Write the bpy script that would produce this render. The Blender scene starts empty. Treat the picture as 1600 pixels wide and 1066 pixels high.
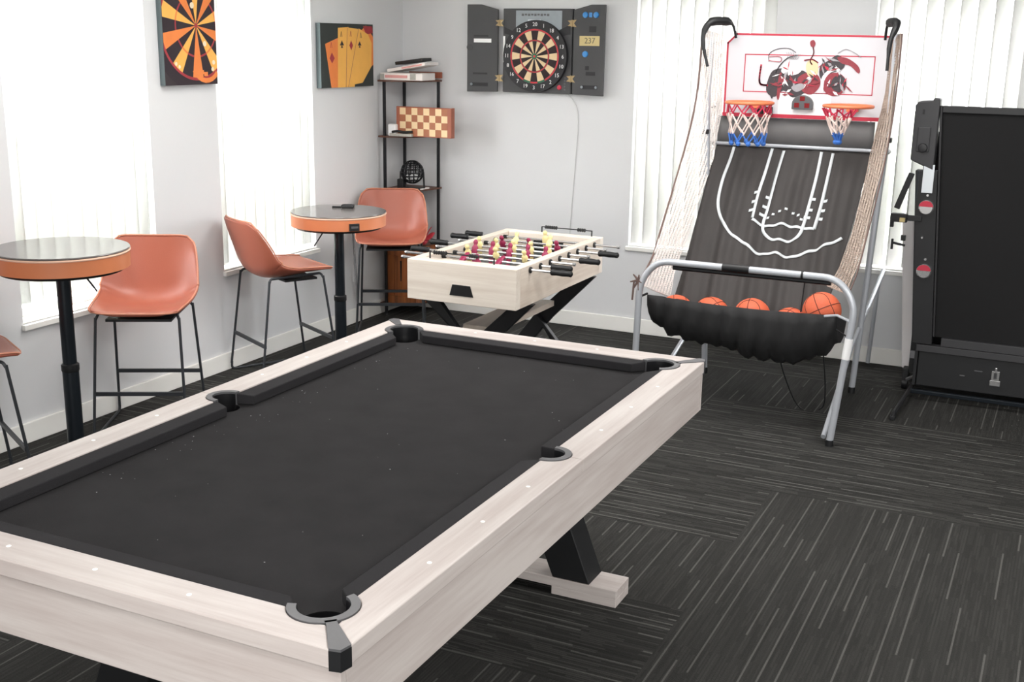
import bpy, bmesh, math, random
from mathutils import Vector, Matrix
PI = math.pi
random.seed(7)
S = bpy.context.scene
COL = S.collection

# ------------------------------------------------------------------ camera, world, lights, exposure
cam_d = bpy.data.cameras.new('camera'); cam = bpy.data.objects.new('camera', cam_d); COL.objects.link(cam)
cam_d.sensor_width = 36.0; cam_d.lens = 41.195; cam_d.clip_start = 0.05; cam_d.clip_end = 200
cam.matrix_world = Matrix(((0.900839, -0.121579, 0.416782, 0.0), (0.43386, 0.216877, -0.874488, 0.0),
                           (0.015929, 0.968598, 0.248119, 1.83458), (0, 0, 0, 1)))
S.camera = cam
S.view_settings.view_transform = 'Standard'; S.view_settings.look = 'None'
S.view_settings.gamma = 1.0; S.view_settings.use_curve_mapping = False
S.view_settings.exposure = 0.60

W = bpy.data.worlds.new('sky'); S.world = W; W.use_nodes = True
wn = W.node_tree.nodes; wl = W.node_tree.links
wbg = wn['Background']; wbg.inputs['Color'].default_value = (0.97, 0.97, 1.0, 1); wbg.inputs['Strength'].default_value = 11.0

def area(name, loc, rot, size, sizey, power, color=(1, 1, 1)):
    l = bpy.data.lights.new(name, 'AREA'); l.shape = 'RECTANGLE'; l.size = size; l.size_y = sizey
    l.energy = power; l.color = color
    o = bpy.data.objects.new(name, l); COL.objects.link(o); o.location = loc; o.rotation_euler = rot
    return o
# added fill lamps, all out of view: under the ceiling and behind the camera
area('ceiling_fill', (-1.2, 0.7, 2.56), (0, 0, 0), 1.2, 1.2, 20, (1, 0.98, 0.96))
area('ceiling_fill.001', (1.6, 3.2, 2.56), (0, 0, 0), 1.2, 1.2, 62, (1, 0.98, 0.96))
area('ceiling_fill.002', (-1.4, 5.2, 2.56), (0, 0, 0), 1.2, 1.2, 30, (1, 0.98, 0.96))
area('ceiling_fill.003', (-2.95, 4.0, 2.56), (0, 0, 0), 1.2, 1.2, 25, (1, 0.98, 0.96))
area('rear_fill', (0.6, -2.3, 1.6), (math.radians(92), 0, 0), 4.4, 1.9, 105, (1, 0.985, 0.97))

# ------------------------------------------------------------------ materials
def lin(c):
    r = []
    for v in c[:3]:
        v = v / 255.0
        r.append(v / 12.92 if v <= 0.04045 else ((v + 0.055) / 1.055) ** 2.4)
    return tuple(r) + (1.0,)
def mat(name, rgb, rough=0.6, metal=0.0, noise=0.0, nscale=8.0, bump=0.0, bscale=60.0, emit=0, spec=0.5, coat=0.0):
    m = bpy.data.materials.new(name); m.use_nodes = True
    N = m.node_tree.nodes; L = m.node_tree.links; P = N['Principled BSDF']
    c = lin(rgb)
    P.inputs['Base Color'].default_value = c; P.inputs['Roughness'].default_value = rough
    P.inputs['Metallic'].default_value = metal; P.inputs['Specular IOR Level'].default_value = spec
    P.inputs['Coat Weight'].default_value = coat
    tc = N.new('ShaderNodeTexCoord')
    nz = N.new('ShaderNodeTexNoise'); nz.inputs['Scale'].default_value = nscale; nz.inputs['Detail'].default_value = 5
    L.new(tc.outputs['Object'], nz.inputs['Vector'])
    mr = N.new('ShaderNodeMapRange'); mr.inputs[3].default_value = 1 - noise; mr.inputs[4].default_value = 1 + noise
    L.new(nz.outputs['Fac'], mr.inputs[0])
    vm = N.new('ShaderNodeVectorMath'); vm.operation = 'SCALE'; vm.inputs[0].default_value = c[:3]
    L.new(mr.outputs[0], vm.inputs['Scale']); L.new(vm.outputs[0], P.inputs['Base Color'])
    if bump:
        n2 = N.new('ShaderNodeTexNoise'); n2.inputs['Scale'].default_value = bscale; n2.inputs['Detail'].default_value = 4
        L.new(tc.outputs['Object'], n2.inputs['Vector'])
        b = N.new('ShaderNodeBump'); b.inputs['Strength'].default_value = bump; b.inputs['Distance'].default_value = 0.01
        L.new(n2.outputs['Fac'], b.inputs['Height']); L.new(b.outputs[0], P.inputs['Normal'])
    if emit:
        P.inputs['Emission Color'].default_value = c; P.inputs['Emission Strength'].default_value = emit
    return m
def wood(name, a, b, axis, stretch=9.0, fine=60.0, rough=0.45):
    m = bpy.data.materials.new(name); m.use_nodes = True
    N = m.node_tree.nodes; L = m.node_tree.links; P = N['Principled BSDF']; P.inputs['Roughness'].default_value = rough
    tc = N.new('ShaderNodeTexCoord'); mp = N.new('ShaderNodeMapping')
    sc = [fine] * 3; sc[axis] = fine / stretch / 2.2
    mp.inputs['Scale'].default_value = sc; L.new(tc.outputs['Object'], mp.inputs['Vector'])
    n1 = N.new('ShaderNodeTexNoise'); n1.inputs['Scale'].default_value = 1.0; n1.inputs['Detail'].default_value = 6; n1.inputs['Roughness'].default_value = 0.65
    L.new(mp.outputs[0], n1.inputs['Vector'])
    mp2 = N.new('ShaderNodeMapping'); sc2 = [9.0] * 3; sc2[axis] = 0.9
    mp2.inputs['Scale'].default_value = sc2; L.new(tc.outputs['Object'], mp2.inputs['Vector'])
    n2 = N.new('ShaderNodeTexNoise'); n2.inputs['Scale'].default_value = 1.0; n2.inputs['Detail'].default_value = 3; n2.inputs['Distortion'].default_value = 0.6
    L.new(mp2.outputs[0], n2.inputs['Vector'])
    ad = N.new('ShaderNodeMath'); ad.operation = 'ADD'; L.new(n1.outputs['Fac'], ad.inputs[0]); L.new(n2.outputs['Fac'], ad.inputs[1])
    mr = N.new('ShaderNodeMapRange'); mr.inputs[1].default_value = 0.72; mr.inputs[2].default_value = 1.22
    L.new(ad.outputs[0], mr.inputs[0])
    mx = N.new('ShaderNodeMix'); mx.data_type = 'RGBA'; mx.inputs[6].default_value = lin(a); mx.inputs[7].default_value = lin(b)
    L.new(mr.outputs[0], mx.inputs[0]); L.new(mx.outputs[2], P.inputs['Base Color'])
    return m
M = {}
M['wall'] = mat('wall_paint', (216, 217, 218), 0.85, noise=0.012, nscale=3, bump=0.03, bscale=220)
M['ceil'] = mat('ceiling_paint', (235, 235, 233), 0.9)
M['trim'] = mat('white_trim', (240, 239, 234), 0.5, noise=0.01)
M['woodx'] = wood('washed_wood_x', (188, 176, 171), (210, 202, 197), 0)
M['woody'] = wood('washed_wood_y', (188, 176, 171), (210, 202, 197), 1)
M['fwoodx'] = wood('pale_wood_x_lit', (222, 210, 196), (240, 231, 219), 0)
M['fwoody'] = wood('pale_wood_y_shaded', (208, 192, 176), (230, 218, 204), 1)  # darker copy of the same wood: side face shade put into colour
M['cloth'] = mat('black_cloth', (43, 42, 43), 0.95, noise=0.34, nscale=9, bump=0.2, bscale=500, spec=0.2)
M['cushion'] = mat('cushion_cloth', (42, 41, 43), 0.9, noise=0.08, nscale=20, bump=0.15, bscale=500, spec=0.25)
M['casting'] = mat('grey_plastic', (88, 88, 90), 0.45, noise=0.04)
M['pocket'] = mat('pocket_black', (26, 26, 28), 0.35, noise=0.1)
M['black'] = mat('black_paint', (20, 21, 23), 0.5, noise=0.05)
M['blackm'] = mat('black_metal', (34, 35, 38), 0.35, metal=0.3, noise=0.05)
M['stoolm'] = mat('stool_metal', (50, 53, 57), 0.4, metal=0.2, noise=0.05)
M['bluem'] = mat('dark_steel', (30, 36, 42), 0.3, metal=0.4)
M['sight'] = mat('white_sight', (252, 252, 250), 0.3)
M['leather'] = mat('tan_leather', (164, 92, 72), 0.36, noise=0.06, nscale=5, bump=0.06, bscale=180, spec=0.5)
M['seam'] = mat('tan_piping', (196, 130, 104), 0.5)
M['tband'] = mat('orange_band', (208, 126, 84), 0.42, noise=0.12, nscale=5)
M['ttop'] = mat('slate_table_top', (104, 100, 98), 0.18, noise=0.06, nscale=6, spec=0.5)
M['tedge'] = mat('beige_edge', (232, 190, 165), 0.5)
M['silver'] = mat('silver_tube', (190, 194, 200), 0.36, metal=0.3, noise=0.03)
M['chrome'] = mat('chrome', (215, 215, 215), 0.2, metal=0.8)
M['brass'] = mat('brass', (158, 136, 98), 0.45, metal=0.3)
M['fabric'] = mat('ramp_fabric', (60, 57, 56), 0.8, noise=0.18, nscale=4)
M['fabric2'] = mat('trough_fabric', (34, 34, 35), 0.7, noise=0.15, nscale=8)
M['fpanel'] = mat('grey_panel_fabric', (108, 107, 107), 0.8, noise=0.05)
M['line'] = mat('court_line_paint', (214, 220, 222), 0.6)
M['board'] = mat('board_white', (208, 206, 210), 0.35, noise=0.01)
M['red'] = mat('red_paint', (186, 44, 66), 0.5)
M['dred'] = mat('dark_red_print', (140, 52, 62), 0.55, noise=0.3, nscale=60)
M['ink'] = mat('dark_print', (62, 56, 60), 0.6, noise=0.35, nscale=50)
M['greyink'] = mat('grey_print', (160, 156, 160), 0.6, noise=0.2, nscale=50)
M['white'] = mat('plain_white', (244, 244, 244), 0.5)
M['orange'] = mat('orange_rim', (228, 124, 82), 0.4)
M['ball'] = mat('orange_rubber', (218, 104, 70), 0.6, noise=0.05, bump=0.25, bscale=260)
M['seamb'] = mat('ball_seam', (70, 30, 24), 0.6)
M['netw'] = mat('white_cord', (226, 208, 200), 0.8)
M['netr'] = mat('red_cord', (196, 50, 78), 0.8)
M['netb'] = mat('blue_cord', (58, 110, 190), 0.8)
M['netside'] = mat('pale_side_net', (244, 238, 234), 0.9)
M['nettan'] = mat('tan_side_net', (178, 162, 150), 0.9, noise=0.15, nscale=30)
M['cordb'] = mat('brown_cord', (104, 84, 78), 0.8)
M['panel'] = mat('panel_black', (19, 19, 20), 0.75, noise=0.12, nscale=60, spec=0.3)
M['plast'] = mat('charcoal_plastic', (52, 52, 54), 0.5, noise=0.05)
M['dplast'] = mat('dark_plastic', (28, 28, 30), 0.45, noise=0.05)
M['label'] = mat('pale_label', (216, 222, 226), 0.5)
M['alu'] = mat('pale_aluminium', (236, 232, 231), 0.5)
M['cab'] = mat('cabinet_charcoal', (66, 66, 68), 0.6, noise=0.12, nscale=6)
M['cabd'] = mat('cabinet_dark', (30, 30, 34), 0.6)
M['cabgrey'] = mat('cabinet_pale_print', (150, 158, 164), 0.6, noise=0.12, nscale=30)
M['cream'] = mat('board_cream', (226, 200, 158), 0.7, noise=0.04)
M['dbrown'] = mat('board_dark', (40, 24, 26), 0.7)
M['dgreen'] = mat('board_green', (40, 110, 80), 0.6)
M['dredb'] = mat('board_red', (196, 50, 60), 0.6)
M['blue'] = mat('blue_button', (52, 130, 196), 0.3)
M['lcd'] = mat('lcd_tan', (196, 176, 120), 0.4)
M['lcdtxt'] = mat('lcd_digits', (96, 90, 72), 0.5)
M['numw'] = mat('number_white', (232, 232, 232), 0.6)
M['brown'] = mat('dark_brown_shelf', (96, 62, 48), 0.5)
M['crate'] = wood('crate_wood', (104, 56, 26), (184, 108, 54), 2, fine=30.0, rough=0.5)
M['mahog'] = mat('mahogany', (160, 92, 70), 0.5, noise=0.08)
M['chl'] = mat('chess_light', (232, 204, 160), 0.5)
M['chd'] = mat('chess_dark', (166, 102, 70), 0.5)
M['boxred'] = mat('box_red_print', (222, 160, 156), 0.6)
M['boxw'] = mat('box_white', (238, 232, 228), 0.55)
M['boxg'] = mat('box_grey_print', (170, 168, 160), 0.6, noise=0.2, nscale=40)
M['cyellow'] = mat('player_yellow', (240, 222, 160), 0.4)
M['cred'] = mat('player_red', (150, 40, 78), 0.4)
M['pfield'] = mat('playing_field', (78, 82, 82), 0.5)
M['artdark'] = mat('print_dark', (48, 38, 42), 0.7, noise=0.35, nscale=14)
M['arty'] = mat('print_yellow', (236, 176, 84), 0.7, noise=0.10, nscale=12)
M['arto'] = mat('print_orange', (226, 128, 62), 0.7, noise=0.12, nscale=12)
M['artr'] = mat('print_red', (160, 48, 56), 0.7, noise=0.15, nscale=30)
M['artk'] = mat('print_black', (38, 26, 34), 0.7)
M['artpale'] = mat('print_pale', (236, 220, 190), 0.7)
M['artgreen'] = mat('print_blackgreen', (42, 48, 46), 0.7, noise=0.2, nscale=10)
M['canvas'] = mat('canvas_edge', (92, 104, 106), 0.8)
M['bow'] = mat('red_ribbon', (216, 72, 84), 0.5)
M['dgrn'] = mat('dark_green_foliage', (50, 66, 60), 0.8, noise=0.3, nscale=30)
M['lawn'] = mat('lawn_grass', (140, 146, 128), 0.9, noise=0.3, nscale=3)
M['hedge'] = mat('hedge_leaf', (120, 142, 96), 0.9, noise=0.35, nscale=6)
M['cordl'] = mat('pale_cable', (196, 196, 196), 0.6)
M['gapline'] = mat('groove_shadow', (128, 108, 98), 0.8)

# glass
g = bpy.data.materials.new('window_glass'); g.use_nodes = True
N = g.node_tree.nodes; L = g.node_tree.links
for n in list(N):
    if n.type == 'BSDF_PRINCIPLED': N.remove(n)
tr = N.new('ShaderNodeBsdfTransparent'); gl = N.new('ShaderNodeBsdfGlossy'); gl.inputs['Roughness'].default_value = 0.02
mx = N.new('ShaderNodeMixShader'); mx.inputs[0].default_value = 0.06
L.new(tr.outputs[0], mx.inputs[1]); L.new(gl.outputs[0], mx.inputs[2]); L.new(mx.outputs[0], N['Material Output'].inputs['Surface'])
M['glass'] = g
# blind slats: white vinyl that lets daylight through
g = bpy.data.materials.new('blind_vinyl'); g.use_nodes = True
N = g.node_tree.nodes; L = g.node_tree.links
for n in list(N):
    if n.type == 'BSDF_PRINCIPLED': N.remove(n)
df = N.new('ShaderNodeBsdfDiffuse'); df.inputs['Color'].default_value = (0.86, 0.86, 0.84, 1)
tl = N.new('ShaderNodeBsdfTranslucent'); tl.inputs['Color'].default_value = (0.86, 0.87, 0.86, 1)
mx = N.new('ShaderNodeMixShader'); mx.inputs[0].default_value = 0.45
L.new(df.outputs[0], mx.inputs[1]); L.new(tl.outputs[0], mx.inputs[2]); L.new(mx.outputs[0], N['Material Output'].inputs['Surface'])
M['slat'] = g
g2 = g.copy(); g2.name = 'blind_vinyl_dimmed'; M['slat_dimmed'] = g2  # less translucent copy: dims the back wall blinds in place of weaker daylight
for n in g2.node_tree.nodes:
    if n.type == 'MIX_SHADER': n.inputs[0].default_value = 0.16

def carpet(name, swap):
    m = bpy.data.materials.new(name); m.use_nodes = True
    N = m.node_tree.nodes; L = m.node_tree.links; P = N['Principled BSDF']
    P.inputs['Roughness'].default_value = 0.95; P.inputs['Specular IOR Level'].default_value = 0.15
    tc = N.new('ShaderNodeTexCoord'); sp = N.new('ShaderNodeSeparateXYZ'); L.new(tc.outputs['Object'], sp.inputs[0])
    U, V = (sp.outputs['X'], sp.outputs['Y']) if not swap else (sp.outputs['Y'], sp.outputs['X'])
    def mth(op, a, b=None, c=None):
        n = N.new('ShaderNodeMath'); n.operation = op
        for i, v in enumerate((a, b, c)):
            if v is None: continue
            if isinstance(v, (int, float)): n.inputs[i].default_value = v
            else: L.new(v, n.inputs[i])
        return n.outputs[0]
    def white(x, y):
        cb = N.new('ShaderNodeCombineXYZ'); L.new(x, cb.inputs[0])
        if y is not None: L.new(y, cb.inputs[1])
        w = N.new('ShaderNodeTexWhiteNoise'); w.noise_dimensions = '2D'; L.new(cb.outputs[0], w.inputs['Vector']); return w.outputs['Value']
    def dashes(colw, seg, thr, lw, off):
        cu = mth('MULTIPLY', mth('ADD', U, off), 1 / colw); fu = mth('FLOOR', cu)
        h = white(fu, None)
        fv = mth('FLOOR', mth('ADD', mth('MULTIPLY', V, 1 / seg), mth('MULTIPLY', h, 3.7)))
        on = mth('GREATER_THAN', white(fu, fv), thr)
        fr = mth('FRACT', cu)
        band = mth('MULTIPLY', mth('GREATER_THAN', fr, 0.5 - lw), mth('LESS_THAN', fr, 0.5 + lw))
        return mth('MULTIPLY', on, band)
    d1 = dashes(0.034, 0.30, 0.66, 0.12, 50.0) if swap else dashes(0.050, 0.42, 0.52, 0.062, 50.0)
    d2 = dashes(0.0105, 0.12, 0.55, 0.32, 31.3)
    st = white(mth('FLOOR', mth('MULTIPLY', U, 160.0)), mth('FLOOR', mth('MULTIPLY', V, 4.0)))
    nz = N.new('ShaderNodeTexNoise'); nz.inputs['Scale'].default_value = 260; nz.inputs['Detail'].default_value = 3
    L.new(tc.outputs['Object'], nz.inputs['Vector'])
    base = mth('ADD', mth('MULTIPLY', st, 0.012 if swap else 0.008), mth('MULTIPLY', nz.outputs['Fac'], 0.030))
    base = mth('ADD', base, 0.007 if swap else 0.012)
    base = mth('ADD', base, mth('MULTIPLY', d2, 0.018 if swap else 0.007))
    base = mth('ADD', base, mth('MULTIPLY', mth('MULTIPLY', d1, mth('ADD', nz.outputs['Fac'], 0.4)), 0.062))
    cb = N.new('ShaderNodeCombineXYZ')
    L.new(mth('MULTIPLY', base, 1.0), cb.inputs[0]); L.new(mth('MULTIPLY', base, 0.985), cb.inputs[1]); L.new(mth('MULTIPLY', base, 0.92), cb.inputs[2])
    L.new(cb.outputs[0], P.inputs['Base Color'])
    b = N.new('ShaderNodeBump'); b.inputs['Strength'].default_value = 0.35; b.inputs['Distance'].default_value = 0.004
    L.new(nz.outputs['Fac'], b.inputs['Height']); L.new(b.outputs[0], P.inputs['Normal'])
    return m
M['carpU'] = carpet('carpet_lengthways', False)   # dashes run along y
M['carpV'] = carpet('carpet_crossways', True)     # dashes run along x

# ------------------------------------------------------------------ mesh helpers
def root_loc(p):
    while p is not None and p.parent is not None: p = p.parent
    return p.location.copy() if p is not None else Vector((0, 0, 0))
class MB:
    def __init__(s): s.v = []; s.f = []; s.m = []
    def add(s, vs, fs, m=0):
        o = len(s.v); s.v += [Vector(v) for v in vs]
        for f in fs: s.f.append([i + o for i in f]); s.m.append(m)
        return s
    def box(s, a, b, m=0, R=None, piv=None):
        x0, y0, z0 = a; x1, y1, z1 = b
        vs = [Vector(p) for p in ((x0, y0, z0), (x1, y0, z0), (x1, y1, z0), (x0, y1, z0), (x0, y0, z1), (x1, y0, z1), (x1, y1, z1), (x0, y1, z1))]
        if R is not None:
            c = Vector(piv) if piv is not None else sum(vs, Vector()) / 8
            vs = [R @ (v - c) + c for v in vs]
        return s.add(vs, [(0, 3, 2, 1), (4, 5, 6, 7), (0, 1, 5, 4), (1, 2, 6, 5), (2, 3, 7, 6), (3, 0, 4, 7)], m)
    def obox(s, a, b, w, h, up=(0, 0, 1), m=0):          # bar from a to b, w sideways, h along up
        a = Vector(a); b = Vector(b); d = (b - a).normalized(); sd = d.cross(Vector(up)).normalized() * (w / 2); u = sd.cross(d).normalized() * (h / 2)
        vs = [a - sd - u, a + sd - u, a + sd + u, a - sd + u, b - sd - u, b + sd - u, b + sd + u, b - sd + u]
        return s.add(vs, [(0, 1, 2, 3), (7, 6, 5, 4), (0, 4, 5, 1), (1, 5, 6, 2), (2, 6, 7, 3), (3, 7, 4, 0)], m)
    def tube(s, pts, r, n=10, m=0, closed=False, caps=True, flat=1.0):
        P = [Vector(p) for p in pts]; k = len(P); rr = r if isinstance(r, (list, tuple)) else [r] * k
        T = []
        for i in range(k):
            if closed: t = P[(i + 1) % k] - P[i - 1]
            else: t = P[min(i + 1, k - 1)] - P[max(i - 1, 0)]
            T.append(t.normalized())
        ref = Vector((0, 0, 1)) if abs(T[0].z) < 0.9 else Vector((1, 0, 0))
        nrm = (ref - T[0] * ref.dot(T[0])).normalized(); vs = []
        for i in range(k):
            nrm = (nrm - T[i] * nrm.dot(T[i])).normalized(); bn = T[i].cross(nrm)
            for j in range(n):
                a = 2 * PI * j / n; vs.append(P[i] + (nrm * math.cos(a) * flat + bn * math.sin(a)) * rr[i])
        fs = []
        for i in range(k if closed else k - 1):
            i2 = (i + 1) % k
            for j in range(n): fs.append((i * n + j, i * n + (j + 1) % n, i2 * n + (j + 1) % n, i2 * n + j))
        if not closed and caps: fs.append(tuple(range(n - 1, -1, -1))); fs.append(tuple((k - 1) * n + j for j in range(n)))
        return s.add(vs, fs, m)
    def lathe(s, prof, c=(0, 0, 0), n=32, m=0, axis='z', capb=True, capt=True):
        c = Vector(c); vs = []
        for r, z in prof:
            for j in range(n):
                a = 2 * PI * j / n; p = (r * math.cos(a), r * math.sin(a), z)
                if axis == 'y': p = (p[0], z, p[1])
                if axis == 'x': p = (z, p[0], p[1])
                vs.append(c + Vector(p))
        fs = [(i * n + j, i * n + (j + 1) % n, (i + 1) * n + (j + 1) % n, (i + 1) * n + j) for i in range(len(prof) - 1) for j in range(n)]
        if capb: fs.append(tuple(range(n - 1, -1, -1)))
        if capt: fs.append(tuple((len(prof) - 1) * n + j for j in range(n)))
        return s.add(vs, fs, m)
    def prism(s, poly, a, b, axis='z', m=0, top=None):   # poly 2d list, from a to b along axis
        def P(u, v, w):
            return {'z': (u, v, w), 'y': (u, w, v), 'x': (w, u, v)}[axis]
        k = len(poly); t = top or poly
        vs = [P(u, v, a) for u, v in poly] + [P(u, v, b) for u, v in t]
        fs = [tuple(range(k - 1, -1, -1)), tuple(range(k, 2 * k))] + [(i, (i + 1) % k, k + (i + 1) % k, k + i) for i in range(k)]
        return s.add(vs, fs, m)
    def sphere(s, c, r, n=20, m=0, sc=(1, 1, 1)):
        c = Vector(c); vs = []; k = n // 2
        for i in range(1, k):
            t = PI * i / k
            for j in range(n): vs.append(c + Vector((r * sc[0] * math.sin(t) * math.cos(2 * PI * j / n), r * sc[1] * math.sin(t) * math.sin(2 * PI * j / n), r * sc[2] * math.cos(t))))
        vs += [c + Vector((0, 0, r * sc[2])), c - Vector((0, 0, r * sc[2]))]
        fs = [(i * n + j, (i + 1) * n + j, (i + 1) * n + (j + 1) % n, i * n + (j + 1) % n) for i in range(k - 2) for j in range(n)]
        fs += [((k - 1) * n, j, (j + 1) % n) for j in range(n)]
        fs += [((k - 1) * n + 1, (k - 2) * n + (j + 1) % n, (k - 2) * n + j) for j in range(n)]
        return s.add(vs, fs, m)
    def grid(s, rows, m=0):
        k = len(rows[0]); vs = [p for r in rows for p in r]
        fs = [(i * k + j, i * k + j + 1, (i + 1) * k + j + 1, (i + 1) * k + j) for i in range(len(rows) - 1) for j in range(k - 1)]
        return s.add(vs, fs, m)
    def build(s, name, mats, parent=None, smooth=False, bevel=0, seg=2, local=False, angle=35):
        off = Vector((0, 0, 0)) if local else root_loc(parent)
        me = bpy.data.meshes.new(name); me.from_pydata([tuple(v - off) for v in s.v], [], s.f)
        if not isinstance(mats, (list, tuple)): mats = [mats]
        for x in mats: me.materials.append(x if not isinstance(x, str) else M[x])
        for p, i in zip(me.polygons, s.m): p.material_index = i
        bm = bmesh.new(); bm.from_mesh(me); bmesh.ops.recalc_face_normals(bm, faces=bm.faces[:])
        if smooth:
            for f in bm.faces: f.smooth = True
            ca = math.cos(math.radians(angle))
            for e in bm.edges:
                if len(e.link_faces) == 2 and e.link_faces[0].normal.dot(e.link_faces[1].normal) < ca: e.smooth = False
        bm.to_mesh(me); bm.free()
        o = bpy.data.objects.new(name, me); COL.objects.link(o)
        if parent is not None: o.parent = parent
        if bevel:
            b = o.modifiers.new('bevel', 'BEVEL'); b.width = bevel; b.segments = seg; b.limit_method = 'ANGLE'; b.angle_limit = math.radians(40)
        return o
def thing(name, label, cat, loc=(0, 0, 0), rz=0, group=None):
    o = bpy.data.objects.new(name, None); COL.objects.link(o); o.location = loc; o.rotation_euler = (0, 0, rz); o.empty_display_size = 0.1
    o['label'] = label; o['category'] = cat
    if group: o['group'] = group
    return o
def tag(o, label, cat, group=None):
    o['label'] = label; o['category'] = cat
    if group: o['group'] = group
    return o
def struct(o): o['kind'] = 'structure'; return o
def kids(o): return [c for c in list(o.children)]
def dup(root, loc, rz=0, label=None):
    r = root.copy(); COL.objects.link(r); r.location = loc; r.rotation_euler = (0, 0, rz)
    if label: r['label'] = label
    def rec(a, b):
        for ch in kids(a):
            c = ch.copy(); COL.objects.link(c); c.parent = b; rec(ch, c)
    rec(root, r)
    return r
def label_part(o, t): o['label'] = t; return o
def smooth_path(pts, sub=6, closed=False):
    P = [Vector(p) for p in pts]; out = []; n = len(P)
    rng = range(n) if closed else range(n - 1)
    for i in rng:
        p0 = P[i - 1] if (closed or i > 0) else P[i]; p1 = P[i]; p2 = P[(i + 1) % n]; p3 = P[(i + 2) % n] if (closed or i + 2 < n) else p2
        for k in range(sub):
            t = k / sub
            out.append(0.5 * ((2 * p1) + (p2 - p0) * t + (2 * p0 - 5 * p1 + 4 * p2 - p3) * t * t + (3 * p1 - p0 - 3 * p2 + p3) * t ** 3))
    if not closed: out.append(P[-1])
    return out
def fillet(pts, r, seg=5):
    P = [Vector(p) for p in pts]; out = [P[0]]
    for i in range(1, len(P) - 1):
        a = (P[i - 1] - P[i]); b = (P[i + 1] - P[i]); q = min(r, a.length * 0.49, b.length * 0.49)
        A = P[i] + a.normalized() * q; B = P[i] + b.normalized() * q
        for k in range(seg + 1):
            t = k / seg; out.append(A * (1 - t) ** 2 + P[i] * 2 * t * (1 - t) + B * t * t)
    out.append(P[-1]); return out
def text_mb(txt, size, origin, ux, uz, depth=0.0015, mb=None, m=0, align='CENTER'):
    """text as mesh: ux is the reading direction, uz is up"""
    c = bpy.data.curves.new('t', 'FONT'); c.body = txt; c.size = size; c.align_x = align; c.align_y = 'CENTER'; c.extrude = depth; c.resolution_u = 2
    o = bpy.data.objects.new('t', c); COL.objects.link(o)
    dg = bpy.context.evaluated_depsgraph_get(); me = bpy.data.meshes.new_from_object(o.evaluated_get(dg))
    bpy.data.objects.remove(o); bpy.data.curves.remove(c)
    ux = Vector(ux).normalized(); uz = Vector(uz).normalized(); n = ux.cross(uz); og = Vector(origin)
    mb = mb or MB()
    mb.add([og + ux * v.co.x + uz * v.co.y + n * v.co.z for v in me.vertices], [tuple(p.vertices) for p in me.polygons], m)
    bpy.data.meshes.remove(me)
    return mb

# ------------------------------------------------------------------ room shell
XL, YB, XR, YF, ZC = -4.217, 7.052, 3.2, -2.6, 2.6
TH = 0.16
def wall_with_openings(u0, u1, ops, fixed, axis, sign):
    """ops: (ua,ub,za,zb); wall slab from fixed to fixed+sign*TH"""
    mb = MB(); lo, hi = sorted((fixed, fixed + sign * TH))
    def bx(a, b, z0, z1):
        if b - a < 1e-4 or z1 - z0 < 1e-4: return
        if axis == 'y': mb.box((lo, a, z0), (hi, b, z1))
        else: mb.box((a, lo, z0), (b, hi, z1))
    cur = u0
    for ua, ub, za, zb in sorted(ops):
        bx(cur, ua, 0, ZC); bx(ua, ub, 0, za); bx(ua, ub, zb, ZC); cur = ub
    bx(cur, u1, 0, ZC)
    return mb
WZ0, WZ1 = 0.565, 2.22
winL = [(3.70, 4.585, WZ0 - 0.01, WZ1), (5.105, 5.99, WZ0, WZ1)]
winB = [(-2.545, -1.685, WZ0 + 0.005, WZ1), (-1.12, -0.26, WZ0 + 0.005, WZ1)]
struct(wall_with_openings(YF, YB + TH, winL, XL, 'y', -1).build('wall_left', 'wall'))
struct(wall_with_openings(XL, XR, winB, YB, 'x', 1).build('wall_back', 'wall'))
struct(MB().box((XR, YF, 0), (XR + TH, YB + TH, ZC)).build('wall_right', 'wall'))
struct(MB().box((XL, YF - TH, 0), (XR, YF, ZC)).build('wall_front', 'wall'))
struct(MB().box((XL - TH, YF - TH, ZC), (XR + TH, YB + TH, ZC + 0.12)).build('ceiling', 'ceil'))
# carpet tiles
ts = 0.605; tx0 = -1.005; ty0 = 3.48
mb = MB()
for i in range(-7, 8):
    for j in range(-11, 8):
        a = max(XL, tx0 + i * ts); b = min(XR, tx0 + (i + 1) * ts); c = max(YF, ty0 + j * ts); d = min(YB, ty0 + (j + 1) * ts)
        if b <= a or d <= c: continue
        if i >= 0: along = (j <= 1) or j == 4
        elif i == -1: along = j in (0, 4, -2, -4, -5)
        else: along = ((i * 7 + j * 3) % 5) in (0, 2, 3)
        mb.add([(a, c, 0), (b, c, 0), (b, d, 0), (a, d, 0)], [(0, 1, 2, 3)], 0 if along else 1)
mb.box((XL - TH, YF - TH, -0.12), (XR + TH, YB + TH, -0.002), 0)
struct(mb.build('floor', ['carpU', 'carpV']))
def base(name, pts):
    a, b = pts; lo = [min(a[i], b[i]) for i in (0, 1)]; hi = [max(a[i], b[i]) for i in (0, 1)]
    struct(MB().box((lo[0], lo[1], 0), (hi[0], hi[1], 0.098)).build(name, 'trim', bevel=0.004))
base('baseboard_left', ((XL, YF + 0.013), (XL + 0.013, YB)))
base('baseboard_back', ((XL + 0.013, YB - 0.013), (XR - 0.013, YB)))
base('baseboard_right', ((XR - 0.013, YF + 0.013), (XR, YB)))
base('baseboard_front', ((XL, YF), (XR, YF + 0.013)))

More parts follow.
